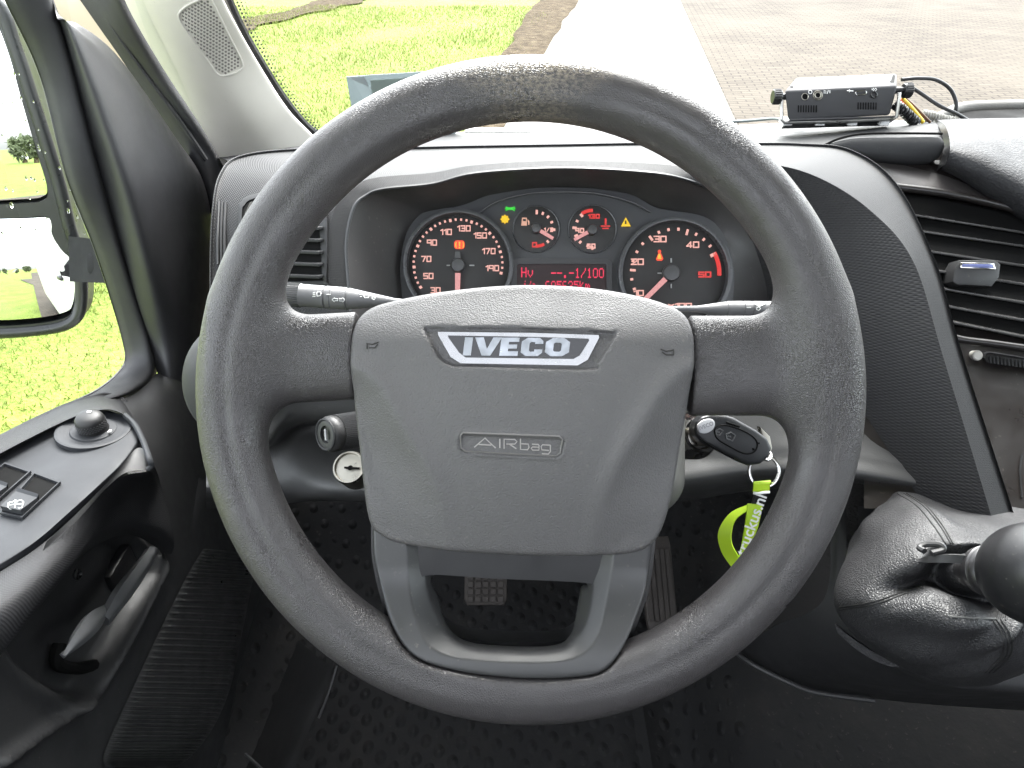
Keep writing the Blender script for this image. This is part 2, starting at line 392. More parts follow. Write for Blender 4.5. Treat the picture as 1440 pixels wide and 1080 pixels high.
wdt = float((A2-A1)@RN)
v, f, uv = loft([[along(A1, 0, s, GZ+.03) for s in np.linspace(-9, 60, 30)], [along(A1, wdt, s, GZ+.03) for s in np.linspace(-9, 60, 30)]], 60, 4)
ground('path', v, f, stripm())
v, f, uv = loft([[along(A1, wdt, s, GZ+.034) for s in np.linspace(-40, 60, 30)], [along(A1, wdt+60, s, GZ+.034) for s in np.linspace(-40, 60, 30)]], 60, 6)
pv2 = loft([[(x_, y_, GZ+.026) for y_ in np.linspace(-70, 3.2, 30)] for x_ in (-1.02, 9)], 60, 4); v, f = join((v, f), pv2[:2])
ground('brick_pavement', v, f, pavem())
def wobble(a, o0, o1, s0, s1, z, amp, n=160):
    ss = np.linspace(s0, s1, n); j = np.cumsum(rng.normal(0, amp*.5, n)); j -= np.linspace(j[0], j[-1], n); k = np.cumsum(rng.normal(0, amp*.5, n)); k -= np.linspace(k[0], k[-1], n)
    return loft([[along(a, o0+np.clip(j[i], -.4, .4), s, z) for i, s in enumerate(ss)], [along(a, o1+np.clip(k[i], -.06, .06), s, z) for i, s in enumerate(ss)]], n*2, 4)
v, f, uv = wobble(A1, -.42, .06, -9.3, 60, GZ+.036, .08); ground('soil_margin', v, f, SOIL)
B1, B2 = Pz(320, 40, GZ), Pz(470, 4, GZ); dB = (B2-B1)/np.linalg.norm(B2-B1); nB = np.array([dB[1], -dB[0], 0])
ss = np.linspace(-22, 25, 80); v, f, uv = loft([[B1+dB*s+nB*(o+rng.normal(0, .12))+[0, 0, .008] for s in ss] for o in (-.45, .45)], 160, 4)
ground('dry_ditch', v, f, SOIL)
# grass blades: nobody could count them
def blades(n, xr, yr, hgt, wd):
    x = rng.uniform(*xr, n); y = rng.uniform(*yr, n); p = np.stack([x, y, np.full(n, GZ-.01)], 1)
    keep = np.where(p[:, 1] < 2.2, p[:, 0] < -1.06, ((p-A1)@RN) < -.25-rng.random(n)*.3); p = p[keep]; n = len(p); a = rng.uniform(0, 6.28, n); h = hgt*rng.uniform(.5, 1.3, n)*(.6+.8*(np.sin(p[:, 0]*2.1)*np.sin(p[:, 1]*1.7)*.5+.5))
    d = np.stack([np.cos(a), np.sin(a), 0*a], 1); ln = rng.normal(0, .5, (n, 2))*h[:, None]
    v = np.empty((n, 3, 3)); v[:, 0] = p-d*wd; v[:, 1] = p+d*wd; v[:, 2] = p+np.stack([ln[:, 0], ln[:, 1], h], 1); return v
bl = np.vstack([blades(80000, (-7, -.8), (-3, 6.5), .05, .0045), blades(50000, (-9, 1), (6, 18), .05, .007)])
def bladem():
    m, t, p = NM('grass_blades'); v = vec(t)
    t.links.new(ramp(t, noise(t, v, 5, 5, .7), [(.3, (.15, .185, .042)), (.5, (.185, .225, .052)), (.7, (.225, .245, .08))]), p.inputs['Base Color'])
    p.inputs['Roughness'].default_value = .7; p.inputs['Specular IOR Level'].default_value = .2; return m
o = mesh('grass', bl.reshape(-1, 3), [[3*i, 3*i+1, 3*i+2] for i in range(len(bl))], bladem(), smooth=False, base=(0, 0, 0)); o['kind'] = 'stuff'
# ================================================================== VAN BODY (shell of the cab and cargo box)
van = thing('van_body', 'white van body seen along its side in the wing mirror', 'van', (0, -1, -.6))
mesh('unseen_roof', *join(box((.42, .19, 1.76), (1.96, 1.28, .05), bev=.01), box((.42, .76, 1.70), (1.9, .1, .12), bev=.03)), HEAD, van)  # out of view; rear cut away so skylight reaches the wheel hub
mesh('unseen_back_wall', *box((.42, -1.0, .55), (1.96, .04, 1.3), bev=.01), DKFAB, van)  # out of view; height chosen to block low light from behind
mesh('cargo_box', *box((.42, -3.6, .40), (2.1, 5.0, 1.8), bev=.04), WHITE, van)
mesh('side_skirt', *join(box((-.6, -.5, -.28), (.05, 3.2, .5), bev=.02), box((-.6, -.82, .7), (.05, .34, 2.0), bev=.02)), WHITE, van)
mesh('passenger_side', *join(box((1.42, .05, .25), (.06, 2.1, 1.0), bev=.02), box((1.42, -.75, 1.2), (.06, .5, 1.0), bev=.02), box((1.42, .4, 1.70), (.06, 1.9, .1), bev=.02)), DKFAB, van)
mesh('passenger_window', *box((1.42, .3, 1.2), (.005, 1.6, .92), bev=0), GLASS, van)
mesh('firewall', *box((.45, 1.30, .24), (1.9, .04, .84), bev=.01), DEEP, van)
mesh('chassis', *box((.42, .1, -.12), (1.96, 2.3, .16), bev=.01), DEEP, van)
for sx, lab in ((0, 'unseen black fabric driver seat, added to block light'), (.9, 'unseen black fabric passenger bench, added to block light')):  # seats out of view, added to keep light off the floor
    st_ = thing('seat', lab, 'seat', (sx, -.45, 0)); wd_ = .52 if sx == 0 else .92
    mesh('cushion', *box((sx, -.33, .36), (wd_, .52, .18), bev=.05, seg=3), DKFAB, st_)
    mesh('backrest', *box((sx, -.72, .80), (wd_, .16, .85), bev=.05, seg=3), DKFAB, st_); mesh('base', *box((sx, -.36, .14), (wd_*.8, .4, .26), bev=.02), DEEP, st_)
# windscreen between dash and roof, curved
wb = [Px(410, 212, -.41)]
base_row = [(-.50, 1.10, .76), (-.41, 1.20, .715), (-.1, 1.30, .70), (.45, 1.34, .70), (1.0, 1.30, .70), (1.34, 1.18, .72)]
top_row = [(-.46, .78, 1.70), (-.38, .80, 1.70), (-.05, .83, 1.70), (.45, .85, 1.70), (.95, .83, 1.70), (1.3, .78, 1.70)]
mid_row = [tuple((a+b)/2+(.02 if i == 1 else 0) for i, (a, b) in enumerate(zip(p, q))) for p, q in zip(base_row, top_row)]
wv, wf, wuv = loft([base_row, mid_row, top_row], 60, 20)
ws = thing('windscreen', 'large clear windscreen glass above the dashboard', 'windscreen', (.42, 1.2, .7))
mesh('pane', wv, wf, WSG, ws)
# ================================================================== STEERING WHEEL
WF = Fr(746, 548, .45)
whl = thing('steering_wheel', 'black leather grained steering wheel with airbag hub and U shaped lower spoke', 'steering wheel', WF.o)
RM = .1905
def lz(py): t = min(max((py-800)/145., 0), 1); return -.006+.0215*t*t*(3-2*t)
def LL(pts, dz_=0.): return np.array([WF.loc(x, y, lz(y)+dz_) for x, y in pts])
tri = LL([(522,735),(524,790),(539,850),(558,900),(588,930),(640,945),(700,953),(760,956),(820,953),(852,944),(877,915),(897,868),(912,820),(922,745)])
tri = np.vstack([cr(tri, 60), LL([(850, 735), (600, 735)])])
ulip = crc(LL([(572,775),(576,830),(588,880),(608,913),(650,928),(740,933),(800,929),(833,908),(850,862),(863,783),(863,700),(572,700)]), 90)
uin = crc(LL([(595,786),(601,832),(616,872),(640,893),(700,905),(765,906),(808,896),(828,862),(838,800),(838,770),(720,762),(595,770)], -.0105), 90)
hole = crc(LL([(614,803),(700,806),(815,812),(816,825),(808,860),(797,882),(775,892),(720,893),(660,887),(632,868),(619,835)], -.03), 70)
def spoke(p, x0, x1, yc0, yc1, hb, hc, cc):
    """tapered flat arm from x0 to x1 (wheel coordinates)."""
    t = np.clip((p[:, 0]-x0)/(x1-x0), 0, 1); y = (p[:, 1]-(yc0+(yc1-yc0)*t)); z = p[:, 2]-cc
    H = hb; hc = hc-.004*(1-t); q = (np.abs(y)/H)**2.2+(np.abs(z)/hc)**2.2; d = (q**(1/2.2)-1)*hc
    ex = np.maximum(x0-p[:, 0], p[:, 0]-x1) if x0 < x1 else np.maximum(p[:, 0]-x0, x1-p[:, 0])
    return np.maximum(d, ex)
def rim_f(p):
    r = np.hypot(p[:, 0], p[:, 1]); a = np.arctan2(p[:, 1], p[:, 0])
    q = r-RM; z = p[:, 2]
    # oval section, flattened at the front inside
    d = ((np.abs(q)/.0195)**2.3+(np.abs(z)/.0175)**2.3)**(1/2.3)*.0185-.0185
    # thumb groove on the front of the left and right
    g = np.exp(-((np.abs(np.abs(a)-0) if False else np.minimum(np.abs(a), np.pi-np.abs(a)))/1.25)**4)
    d = d+.0018*g*np.exp(-((q+.003)/.0035)**2)*(z > 0)
    L = spoke(p, -.1128, -.185, .022, .018, .0285, .0185, -.013)
    Rr = spoke(p, .1035, .185, .0155, .0155, .0325, .0185, -.013)
    s = np.minimum(L, Rr); d = smin(d, s, .022)
    m = (p[:, 1] < -.12) & (np.abs(p[:, 0]) < .1); e = np.full(len(p), 1.); e[m] = sd_poly(p[m][:, :2], tri)-.0008
    return smax(d, -np.maximum(e, -.016-p[:, 2]), .0012)
v, f = nets(rim_f, (-.222, -.222, -.034), (.222, .222, .034), .0021)
LEATH_W = leather('rim_leather_worn', (.043, .040, .041), .34, 740, .75, .00034, (1, 1, 1), wear=((.0, .112, .16), (.075, .028, .05)))
mesh('rim', WF.W(v), f, LEATH_W, whl, sharp=None)
# airbag cover
hubpx = [(497,500),(498,466),(505,445),(520,431),(545,422),(600,410),(680,400),(750,397),(830,401),(900,413),(943,427),(962,440),(970,458),(972,490),(966,560),(957,620),(945,690),(931,742),(917,764),(895,776),(850,780),(750,780),(640,774),(565,765),(535,753),(520,735),(511,680),(503,600),(498,540)]
HC = -.005
hub2 = WF.locs(hubpx, HC); hub2 = crc(hub2, 90)
emb = WF.locs([(596,461),(750,463),(866,468),(858,482),(838,512),(822,521),(640,516),(622,507),(606,481)], HC+.004); emb = np.vstack([cr(emb[:3], 16), cr(emb[2:5], 12)[1:], cr(emb[4:7], 12)[1:], cr(np.vstack([emb[6:], emb[:1]]), 16)[1:-1]])
abg = WF.locs([(651,609),(786,614),(791,618),(788,636),(782,640),(655,634),(649,630),(648,614)], HC+.004)
ol = WF.locs([(470,500),(520,522),(545,545),(570,590),(600,640),(625,700),(640,800),(440,800)], HC)   # outer flanks
orr = WF.locs([(1000,500),(948,522),(920,550),(890,600),(862,650),(840,705),(820,800),(1030,800)], HC)
def hub_h(x, y):
    p = np.stack([x, y], 1)
    h = .0135-.9*(x/.11)**2*.0075-1.1*np.clip((y+.01)/.075, -1.5, 1.5)**2*.0065
    h = h-.020*sstep(y, .028, .074)                                    # upper brow leans back
    dl = -sd_poly(p, ol); dr = -sd_poly(p, orr); e = np.maximum(dl, dr)
    fade = 1-.7*sstep(-y, .03, .085)
    h = h-.0095*sstep(e, -.002, .034)*fade+.0022*np.exp(-(e/.007)**2)*fade    # side flanks stand forward
    d = sd_poly(p, emb); h = h-.0032*sstep(-d, -.0006, .0012)
    d2 = sd_poly(p, abg); h = h-.0014*sstep(-d2, -.0003, .0005)+.0007*np.exp(-((d2-.0012)/.0008)**2)
    return h
def hub_f(p):
    d2 = sd_poly(p[:, :2], hub2); top = p[:, 2]-hub_h(p[:, 0], p[:, 1])
    return smax(smax(d2, top*.8, .0042), -.03-p[:, 2], .002)
lo, hi = hub2.min(0)-.004, hub2.max(0)+.004
v, f = nets(hub_f, (*lo, -.034), (*hi, .026), .00165)
hub = mesh('airbag_cover', WF.W(v), f, HUBM, whl, sharp=None); tb = bvh(hub)
# dark shell behind the hub
v, f = prism([(x*1.012+(.0006 if x > 0 else -.0016), y*1.0) for x, y in hub2], WF.W, -.045, -.018, .003); mesh('hub_shell', v, f, plastic('dusty_gap', (.02, .019, .017), .8, 500, .001, 1., dirt=.9), whl)
# emblem: chrome frame, black field, letters
def on_hub(px, py, lift=0): return hit(tb, px, py, lift)
c0 = hit(tb, 728, 490); EC = float((c0-WF.o)@(-AF))
eo = WF.locs([(616,467),(750,468.5),(841,471.5),(842,475),(826,506),(812,514),(648,511),(634,502),(617,472)], EC)
ei = WF.locs([(630,472),(750,474),(827,476.5),(828,479),(815,500),(806,505),(655,503),(646,496),(631,475)], EC)
W0 = WF.W
v, f = plate(eo, [ei[::-1]], W0, EC-.003, EC+.0022); em = mesh('emblem_frame', v, f, metal('emblem_chrome', (.27, .27, .27), .2), whl, smooth=False)
v, f = prism(ei, W0, EC-.003, EC+.0004); mesh('emblem_field', v, f, plastic('emblem_black', (.006, .006, .007), .18, dirt=.7), whl, smooth=False)
def glyphs():
    """heavy slanted capitals, unit height, returned as outline+holes with widths."""
    G = []
    G.append((.36, [(0,0),(.30,0),(.30,1),(0,1)], []))
    G.append((.92, [(.30,0),(.62,0),(.98,1),(.66,1),(.47,.36),(.30,1),(-.02,1)], []))
    G.append((.74, [(0,0),(.68,0),(.68,.25),(.3,.25),(.3,.40),(.62,.40),(.62,.62),(.3,.62),(.3,.77),(.68,.77),(.68,1),(0,1)], []))
    c = [(.80,.66),(.80,.82),(.66,1),(.2,1),(0,.8),(0,.2),(.2,0),(.66,0),(.80,.18),(.80,.36),(.5,.36),(.5,.25),(.36,.23),(.3,.3),(.3,.7),(.36,.77),(.5,.75),(.5,.66)]
    G.append((.86, c, []))
    G.append((.9, [(.24,0),(.66,0),(.9,.22),(.9,.78),(.66,1),(.24,1),(0,.78),(0,.22)], [[(.36,.25),(.3,.32),(.3,.68),(.36,.75),(.54,.75),(.6,.68),(.6,.32),(.54,.25)]]))
    return G
gs = []; x = 0; X0, Y0, HH = 651, 500, 25.5; tot = sum(a for a, _, _ in glyphs())+.04*4; sc = 148/tot
for wdh, ol_, ho in glyphs():
    mp = lambda q: WF.loc(X0+(x+q[0])*sc+q[1]*3.2, Y0+1.4*(x/tot)-q[1]*HH, EC)
    gs.append(plate([mp(q) for q in ol_], [[mp(q) for q in h] for h in ho], W0, EC-.002, EC+.0016)); x += wdh+.04
mesh('emblem_lettering', *join(*gs), metal('brushed_silver', (.30, .315, .335), .38), whl, smooth=False)
# AIRbag lettering and horn marks, raised mouldings lying on the cover
def stroke(pts, r, lift=.0002, t=None, n=6):
    q = [hit(t or tb, px, py, lift) for px, py in pts]; return tube([a for a in q if a is not None], r, n)
L = [[(667,629),(682,616),(697,630)],[(673,625),(691,626)],[(703,617),(703,630)],[(709,631),(709,617.5),(724,618),(727,621),(724,624.5),(712,624.5)],[(717,625),(726,631)],
     [(732,617),(732,632),(742,632.5),(744,629),(743,624.5),(733,624)],[(748,624.5),(757,625),(758,627),(758,633),(749,633),(747,630.5),(749,628.5),(758,629)],
     [(774,626),(763,625.5),(761,628),(762,632.5),(772,633.5)],[(774,626),(774,635),(771,638.5),(762,638)]]
mesh('airbag_lettering', *join(*[stroke(s, .00042) for s in L]), plastic('letter_highlight', (.30, .28, .27), .35), whl)  # lighter than the cover to paint in highlights on the letter edges
mesh('airbag_frame', *stroke([(651,608.5),(720,611),(786,613.5),(791,618),(788,637),(782,641),(720,638),(655,634.5),(648.5,630),(647.5,613),(651,608.5)], .0006), plastic('frame_edge', (.13, .125, .12), .4), whl)  # frame colour lightened as a painted edge highlight
HORN = plastic('horn_mark', (.015, .013, .012), .6)
for s in ([[(516,482),(516,491)],[(516,483),(524,484),(532,481)],[(519,489),(527,489),(531,484)]], [[(947,491),(947,500)],[(929,491),(937,494),(947,492)],[(931,495),(937,499),(946,499)]]):
    mesh('horn_symbol', *join(*[stroke(q, .00045) for q in s]), HORN, whl)
# lower spoke trim
def low_h(x, y):
    p = np.stack([x, y], 1); h = -.006-.0018*((x-(-.006))/.08)**2+.0215*sstep(-y, .113, .176)
    a = -sd_poly(p, ulip); h = h-.0105*np.clip(a/.0105, 0, 1.1)
    b = -sd_poly(p, uin); h = h-.012*sstep(b, 0, .007)
    return h
def low_f(p):
    q = p[:, :2]; d = np.maximum(sd_poly(q, tri), -sd_poly(q, hole)); h = low_h(p[:, 0], p[:, 1])
    return smax(smax(d, (p[:, 2]-h)*.8, .0025), h-.011-p[:, 2], .002)
lo, hi = tri.min(0)-.004, tri.max(0)+.004
v, f = nets(low_f, (*lo, -.046), (*hi, .022), .0012); mesh('lower_spoke_trim', WF.W(v), f, SATIN, whl, sharp=None)
# dark carrier with a thin bright edge behind the trim
car = np.vstack([cr(WF.locs([(521,735),(523,790),(537,852),(555,903),(586,934),(640,949),(700,957),(760,960),(820,957),(855,948),(880,918),(900,870),(915,822),(925,740)], -.012), 80), WF.locs([(850, 730), (600, 730)], -.012)])
v, f = plate(car, [(hole.mean(0)+(hole-hole.mean(0))*1.12)[::-1]], WF.W, -.035, -.0135); mesh('spoke_carrier', v, f, BLKS, whl, sharp=30)
# ================================================================== DASHBOARD
dash = thing('dashboard', 'grey and black van dashboard with instrument hood and air vents', 'dashboard', P(750, 400, .85))
R1 = PL([(303,520,.66),(299,400,.68),(302,300,.70),(313,247,.73),(342,222,.77),(425,213,.80),(567,211,.80),(660,209,.80),(787,207,.80),(900,205,.80),(1040,205,.80),(1125,206,.79),(1195,214,.775),(1258,260,.735),(1312,365,.69),(1353,505,.66),(1428,738,.625)])
R2 = PL([(470,520,.64),(462,400,.645),(462,335,.65),(472,290,.655),(490,265,.66),(528,250,.668),(607,243,.672),(670,232,.672),(787,226,.672),(900,229,.672),(985,235,.672),(1080,231,.68),(1152,250,.69),(1224,296,.685),(1284,367,.664),(1327,504,.64),(1399,742,.603)])
R3 = PL([(500,520,.64),(490,400,.645),(487,340,.65),(497,293,.655),(515,275,.66),(540,266,.66),(607,259,.66),(670,244,.66),(787,237,.66),(900,242,.66),(962,252,.665),(1012,274,.69),(1045,312,.715),(1064,355,.735),(1078,405,.75),(1085,470,.765),(1110,640,.785)])
R0 = R1 + np.array([0, .012, -.05]); R0[:5] += np.array([-.006, .03, 0]); R0[12:] += np.array([.02, .02, 0])
R1a = R1*.93+R2*.07; R2a = R2*.9+R1*.1
n = 150
v, f, uv = loft([R0, R1, R1a, R2a, R2], n, 40); mesh('hood_top', v, f, HONEY, dash, uv)
Rm = (R2*.85+R3*.15); Rm2 = R2*.3+R3*.7
v, f, uv = loft([R2, Rm, Rm2, R3], n, 24); mesh('hood_face', v, f, HONEY_LIT, dash, uv)
flk = PL([(980,233,.675),(1068,240,.68),(1140,264,.695),(1200,320,.688),(1252,412,.662),(1304,530,.64),(1391,748,.603)])
C4 = PL([(572,520,.72),(569,420,.72),(567,375,.72),(576,330,.72),(596,303,.72),(615,296,.72),(650,291,.72),(690,276,.72),(787,264,.72),(880,274,.72),(925,294,.72),(985,306,.72),(1012,330,.72),(1026,360,.72),(1029,400,.72),(1015,450,.72),(1000,560,.72)])
R3b = R3*.97+C4*.03
v, f, uv = loft([R3, R3b, R3*.5+C4*.5, C4], n, 16, linear=True)
INNER = plastic('hood_inner', (.04, .038, .038), .5, 900, .0003, .4, dirt=.2); mesh('hood_recess', v, f, INNER, dash, uv)
v, f = tube(cr(R3, 150)[6:118], .0016, 6); mesh('hood_edge', v, f, BLKS, dash)
# pad from the hood back to the windscreen
D0 = PL([(330,235,.79),(425,216,.82),(567,213,.82),(750,209,.82),(900,207,.82),(1050,207,.82),(1130,212,.82),(1330,232,.80),(1480,250,.80)])
D1 = PL([(320,226,.95),(425,209,1.0),(567,200,.98),(750,198,.98),(900,196,.98),(1050,192,.96),(1130,186,.93),(1330,176,.88),(1480,172,.86)])
D2 = PL([(308,222,1.12),(425,204,1.20),(567,190,1.22),(750,188,1.24),(900,187,1.24),(1050,178,1.2),(1130,176,1.15),(1330,172,1.05),(1480,168,1.0)])
D3 = PL([(300,222,1.2),(425,202,1.34),(567,187,1.38),(750,185,1.40),(900,184,1.40),(1050,175,1.38),(1130,172,1.35),(1330,168,1.25),(1480,165,1.2)])
v, f, uv = loft([D0, D1, D2, D3], 80, 20); pad = mesh('top_pad', v, f, GREY, dash, uv); tpad = bvh(pad)
# knee panel under the cluster
K = [PL([(300,470,.80),(420,440,.76),(560,430,.74),(750,440,.74),(950,440,.74),(1080,450,.73),(1180,480,.73),(1330,560,.73)]),
     PL([(290,610,.66),(372,612,.655),(455,578,.69),(750,590,.72),(950,585,.70),(1060,590,.69),(1180,600,.69),(1330,640,.69)]),
     PL([(290,650,.74),(380,632,.72),(465,600,.75),(750,640,.74),(950,640,.69),(1060,640,.68),(1180,640,.67),(1340,672,.67)]),
     PL([(290,690,.72),(400,690,.73),(480,690,.70),(750,700,.70),(950,685,.68),(1060,672,.685),(1180,672,.67),(1345,696,.67)]),
     PL([(290,715,.80),(400,708,.78),(480,705,.78),(750,715,.78),(950,705,.78),(1060,690,.78),(1180,685,.78),(1345,704,.78)])]
v, f, uv = loft(K, 100, 40); mesh('knee_panel', v, f, plastic('knee_plastic', (.05, .05, .05), .5, 800, .0003, .4, dirt=.2), dash, uv)
# lower rounded end of the dash beside the door
ec = P(330, 535, .67)
v, f = nets(lambda p: (np.sqrt((((p-ec)@AR)/.044)**2+(((p-ec)@AU)/.055)**2+(((p-ec)@AF)/.05)**2)-1)*.044, ec-.07, ec+.07, .005)
mesh('end_cap', v, f, GREY, dash, sharp=None)
# ---- left air vent in the hood face
VF = Fr(400, 340, .652)
def slatset(par, rows, m, r=.0018):
    for a, b, wd in rows:
        a, b = np.array(a), np.array(b); e = (b-a)/np.linalg.norm(b-a)
        mesh('slat', *box((a+b)/2, (np.linalg.norm(b-a), .0035, wd), (e, np.cross(-AF*.75+AU*.66, e)/np.linalg.norm(np.cross(-AF*.75+AU*.66, e)), -AF*.75-AU*.66), .001), m, par)
def bv(o): return bvh(o)
hf = bpy.data.objects['hood_face']; ht = bpy.data.objects['hood_top']; tface = bvh(hf, ht)
def onface(px, py, lift): 
    h = hit(tface, px, py, lift); return h if h is not None else P(px, py, .655-lift)
vo = [(334,300),(338,283),(350,274),(380,268),(450,268),(461,280),(463,330),(460,395),(455,402),(345,402),(336,390)]
vi = [(340,303),(344,288),(354,280),(382,275),(440,275),(446,284),(450,330),(453,388),(448,395),(350,395),(342,386)]
def ringpts(pp, nn=70): return crc(np.array(pp, float), nn)
o_, i_ = ringpts(vo), ringpts(vi)
A = np.array([onface(*q, -.004) for q in o_]); B = np.array([onface(*q, .003) for q in o_*.75+i_*.25]); C = np.array([onface(*q, .003) for q in i_]); D = np.array([onface(*q, -.001) for q in i_*.985+np.array([395, 335])*.015])
v = np.vstack([A, B, C, D]); vent = mesh('air_vent', v, grid_faces(4, 70, True), GREY, dash, sharp=50)
cI = np.array([395, 335.]); E = np.vstack([np.array([onface(*q, .0014) for q in i_*(k_/6)+cI*(1-k_/6)]) for k_ in (6.2, 5, 4, 3, 2, 1, .05)]); mesh('duct_shade', E, grid_faces(7, 70, True), DEEP, vent, smooth=False)  # black sheet laid on the face, painting the shade inside the vent
for k, y in enumerate((318, 335, 352, 369, 386)):
    a, b = onface(348, y-1, .0065), onface(452, y+3, .0065); e = (b-a)/np.linalg.norm(b-a); nn = np.array([0, .93, -.30]); nn -= e*e.dot(nn); nn /= np.linalg.norm(nn)
    mesh('slat', *box((a+b)/2, (np.linalg.norm(b-a), .008, .0030), (e, nn, np.cross(e, nn)), .0008), GREY, vent)
mesh('side_flap', *prism(VF.locs([(345,300),(352,285),(372,280),(362,320),(352,340),(345,340)], .004), VF.W, .003, .006, .001), plastic('flap_beige', (.05, .046, .04), .5), vent)
for k in range(3):
    q = np.array([[308+k*4.5, 283+k*1], [306.5+k*4.6, 330], [307+k*4.8, 372]], float); mesh('rib', *tube(cr(np.array([onface(x, y, .002) for x, y in q]), 14), .0013, 6), GREY if k else BLKS, dash)
# ---- centre stack on the right: panel, vent with slats, thumb wheel
def cst(px, py):                                   # depth of the stack face
    t = (py-250)/480; return .80-.15*t+(px-1300)*-.00002
SX = [PL([(px, py, cst(px, py)) for px in (1215, 1280, 1340, 1420, 1500, 1600)]) for py in (215, 320, 420, 520, 620, 715)]
v, f, uv = loft(SX, 20, 24); STK = plastic('stack_brown_black', (.011, .009, .0085), .33, 0, dirt=.4); stk = mesh('centre_panel', v, f, STK, dash, uv); tstk = bvh(stk)
def ons(px, py, l): return P(px, py, cst(px, py)-l)
VL = [((1250,296),(1470,332)),((1280,323),(1480,352)),((1292,351),(1480,380)),((1302,378),(1480,406)),((1316,403),(1480,433)),((1325,428),(1480,458)),((1335,450),(1480,482))]
cv = mesh('centre_vent', *join(prism([(px, py) for px, py in [(1220,262),(1300,276),(1400,295),(1480,312),(1480,480),(1400,468),(1335,458),(1300,458),(1220,300)][::-1]], lambda q: np.array([P(a, b, cst(a, b)-.003-c) for a, b, c in np.asarray(q)]), 0, .0012)), DEEP, dash, smooth=False)
SLT = plastic('vent_slat', (.04, .039, .038), .28, 0, dirt=.4)
for (x0, y0), (x1, y1) in VL:
    a, b = ons(x0-30, y0-4, .010), ons(x1, y1, .010); e = (b-a)/np.linalg.norm(b-a); nn = np.array([.3, .90, -.31]); nn -= e*e.dot(nn); nn /= np.linalg.norm(nn)
    mesh('slat', *box((a+b)/2+nn*.004, (np.linalg.norm(b-a), .014, .0026), (e, nn, np.cross(e, nn)), .0009), SLT, cv)
# frame of the vent: upper lip and lower lip
for pts, r in (([(1225,258,.018),(1260,263,.018),(1330,272,.018),(1400,287,.018),(1490,312,.018)], .0045), ([(1318,460,.014),(1345,476,.014),(1400,484,.014),(1490,497,.014)], .004)):
    mesh('vent_lip', *tube(cr(np.array([ons(*q) for q in pts]), 30), r, 10), STK, cv)
# tab
TF = Fr(1372, 383, cst(1372, 383)-.024)
tab = mesh('vent_tab', *prism(TF.locs([(1338,396),(1341,378),(1348,366),(1398,366),(1406,372),(1404,390),(1394,403),(1345,401)], 0), TF.W, -.016, .002, .002), BLK, cv)
mesh('tab_badge', *prism(TF.locs([(1351,369),(1398,370),(1401,379),(1350,377)], .003), TF.W, 0, .0034, .0005), CHROME, tab)
mesh('tab_lens', *prism(TF.locs([(1354,371),(1396,372),(1398,377),(1353,375.5)], .004), TF.W, 0, .0042, .0002), plastic('blue_lens', (.12, .14, .3), .15), tab)
q = ons(1372, 500, .002); mesh('sensor_button', *lathe([(0, .004), (.004, .004), (.0052, .003), (.0052, -.004)], q, -AF, 24), plastic('silver_button', (.5, .48, .44), .35), dash)
mesh('wheel_slot', *tube(cr(np.array([ons(1383, 504, .002), ons(1386, 497, .002), ons(1400, 497, .002), ons(1470, 509, .002)]), 20), .0012, 6), BLKS, dash)
tw = mesh('thumb_wheel', *prism([(1384,505),(1388,499),(1470,510),(1470,522),(1390,511)][::-1], lambda q: np.array([ons(a, b, c) for a, b, c in np.asarray(q)]), -.004, .005, 0), BLKS, dash, smooth=False)
mesh('wheel_rib', *join(*[tube([ons(1392+i*5.2, 501+i*.72, .006), ons(1393+i*5.2, 510.5+i*.72, .006)], .0008, 5) for i in range(15)]), GREY, tw)
mesh('panel_seam', *tube([ons(1437, 640, .001), ons(1434, 660, .001), ons(1437, 700, .001)], .001, 6), BLKS, dash)
# ---- upper right: storage lid, textured cover and the open tray
LF = Fr(1240, 210, .80)
v, f = nets(lambda p: smax(smax(sd_poly(p[:, :2], crc(LF.locs([(1160,206),(1180,197),(1210,191),(1270,190),(1318,190),(1328,197),(1329,208),(1322,222),(1300,226),(1250,224),(1205,219),(1175,212)], .01), 60)), p[:, 2]-.012+((p[:, 1]-.002)/.016)**2*.006, .006), -.02-p[:, 2], .002), (-.08, -.03, -.024), (.09, .03, .02), .002)
mesh('storage_lid', LF.W(v), f, GREY, dash, sharp=None)
mesh('lid_gap', *tube(cr(np.array([P(*q) for q in [(1158,205,.792),(1180,195,.79),(1212,188.5,.79),(1270,187.5,.79),(1325,188,.79)]]), 30), .0014, 6), DEEP, dash)
TXT = plastic('pebbled_cover', (.024, .024, .0255), .6, 420, .0011, 1., dirt=.1, spec=.25)
Q = [PL([(1316,168,.93),(1360,167,.92),(1420,166,.91),(1500,164,.90)]), PL([(1330,178,.83),(1375,180,.83),(1430,184,.83),(1500,190,.83)]), PL([(1336,205,.775),(1380,212,.765),(1432,230,.76),(1500,250,.755)]),
     PL([(1332,226,.775),(1370,238,.758),(1420,258,.745),(1500,310,.735)]), PL([(1322,238,.80),(1352,252,.785),(1410,290,.77),(1500,350,.76)]), PL([(1318,236,.83),(1350,250,.82),(1410,288,.81),(1500,348,.80)])]
v, f, uv = loft(Q, 40, 40); mesh('passenger_cover', v, f, TXT, dash, uv)
Q = [PL([(1316,168,.935),(1330,178,.835),(1336,205,.78),(1330,228,.78),(1318,240,.80)]), PL([(1312,170,.95),(1322,182,.85),(1327,206,.80),(1322,226,.80),(1312,238,.82)])]
v, f, uv = loft(Q, 30, 5, linear=True); mesh('cover_end', v, f, BLKS, dash, uv)
Q = [PL([(1120,205,.815),(1200,216,.81),(1260,226,.81),(1330,240,.81),(1420,290,.80)]), PL([(1190,222,.80),(1250,240,.795),(1300,254,.79),(1370,270,.785),(1450,300,.78)]), PL([(1225,258,.79),(1260,264,.785),(1330,273,.78),(1400,288,.775),(1490,313,.77)])]
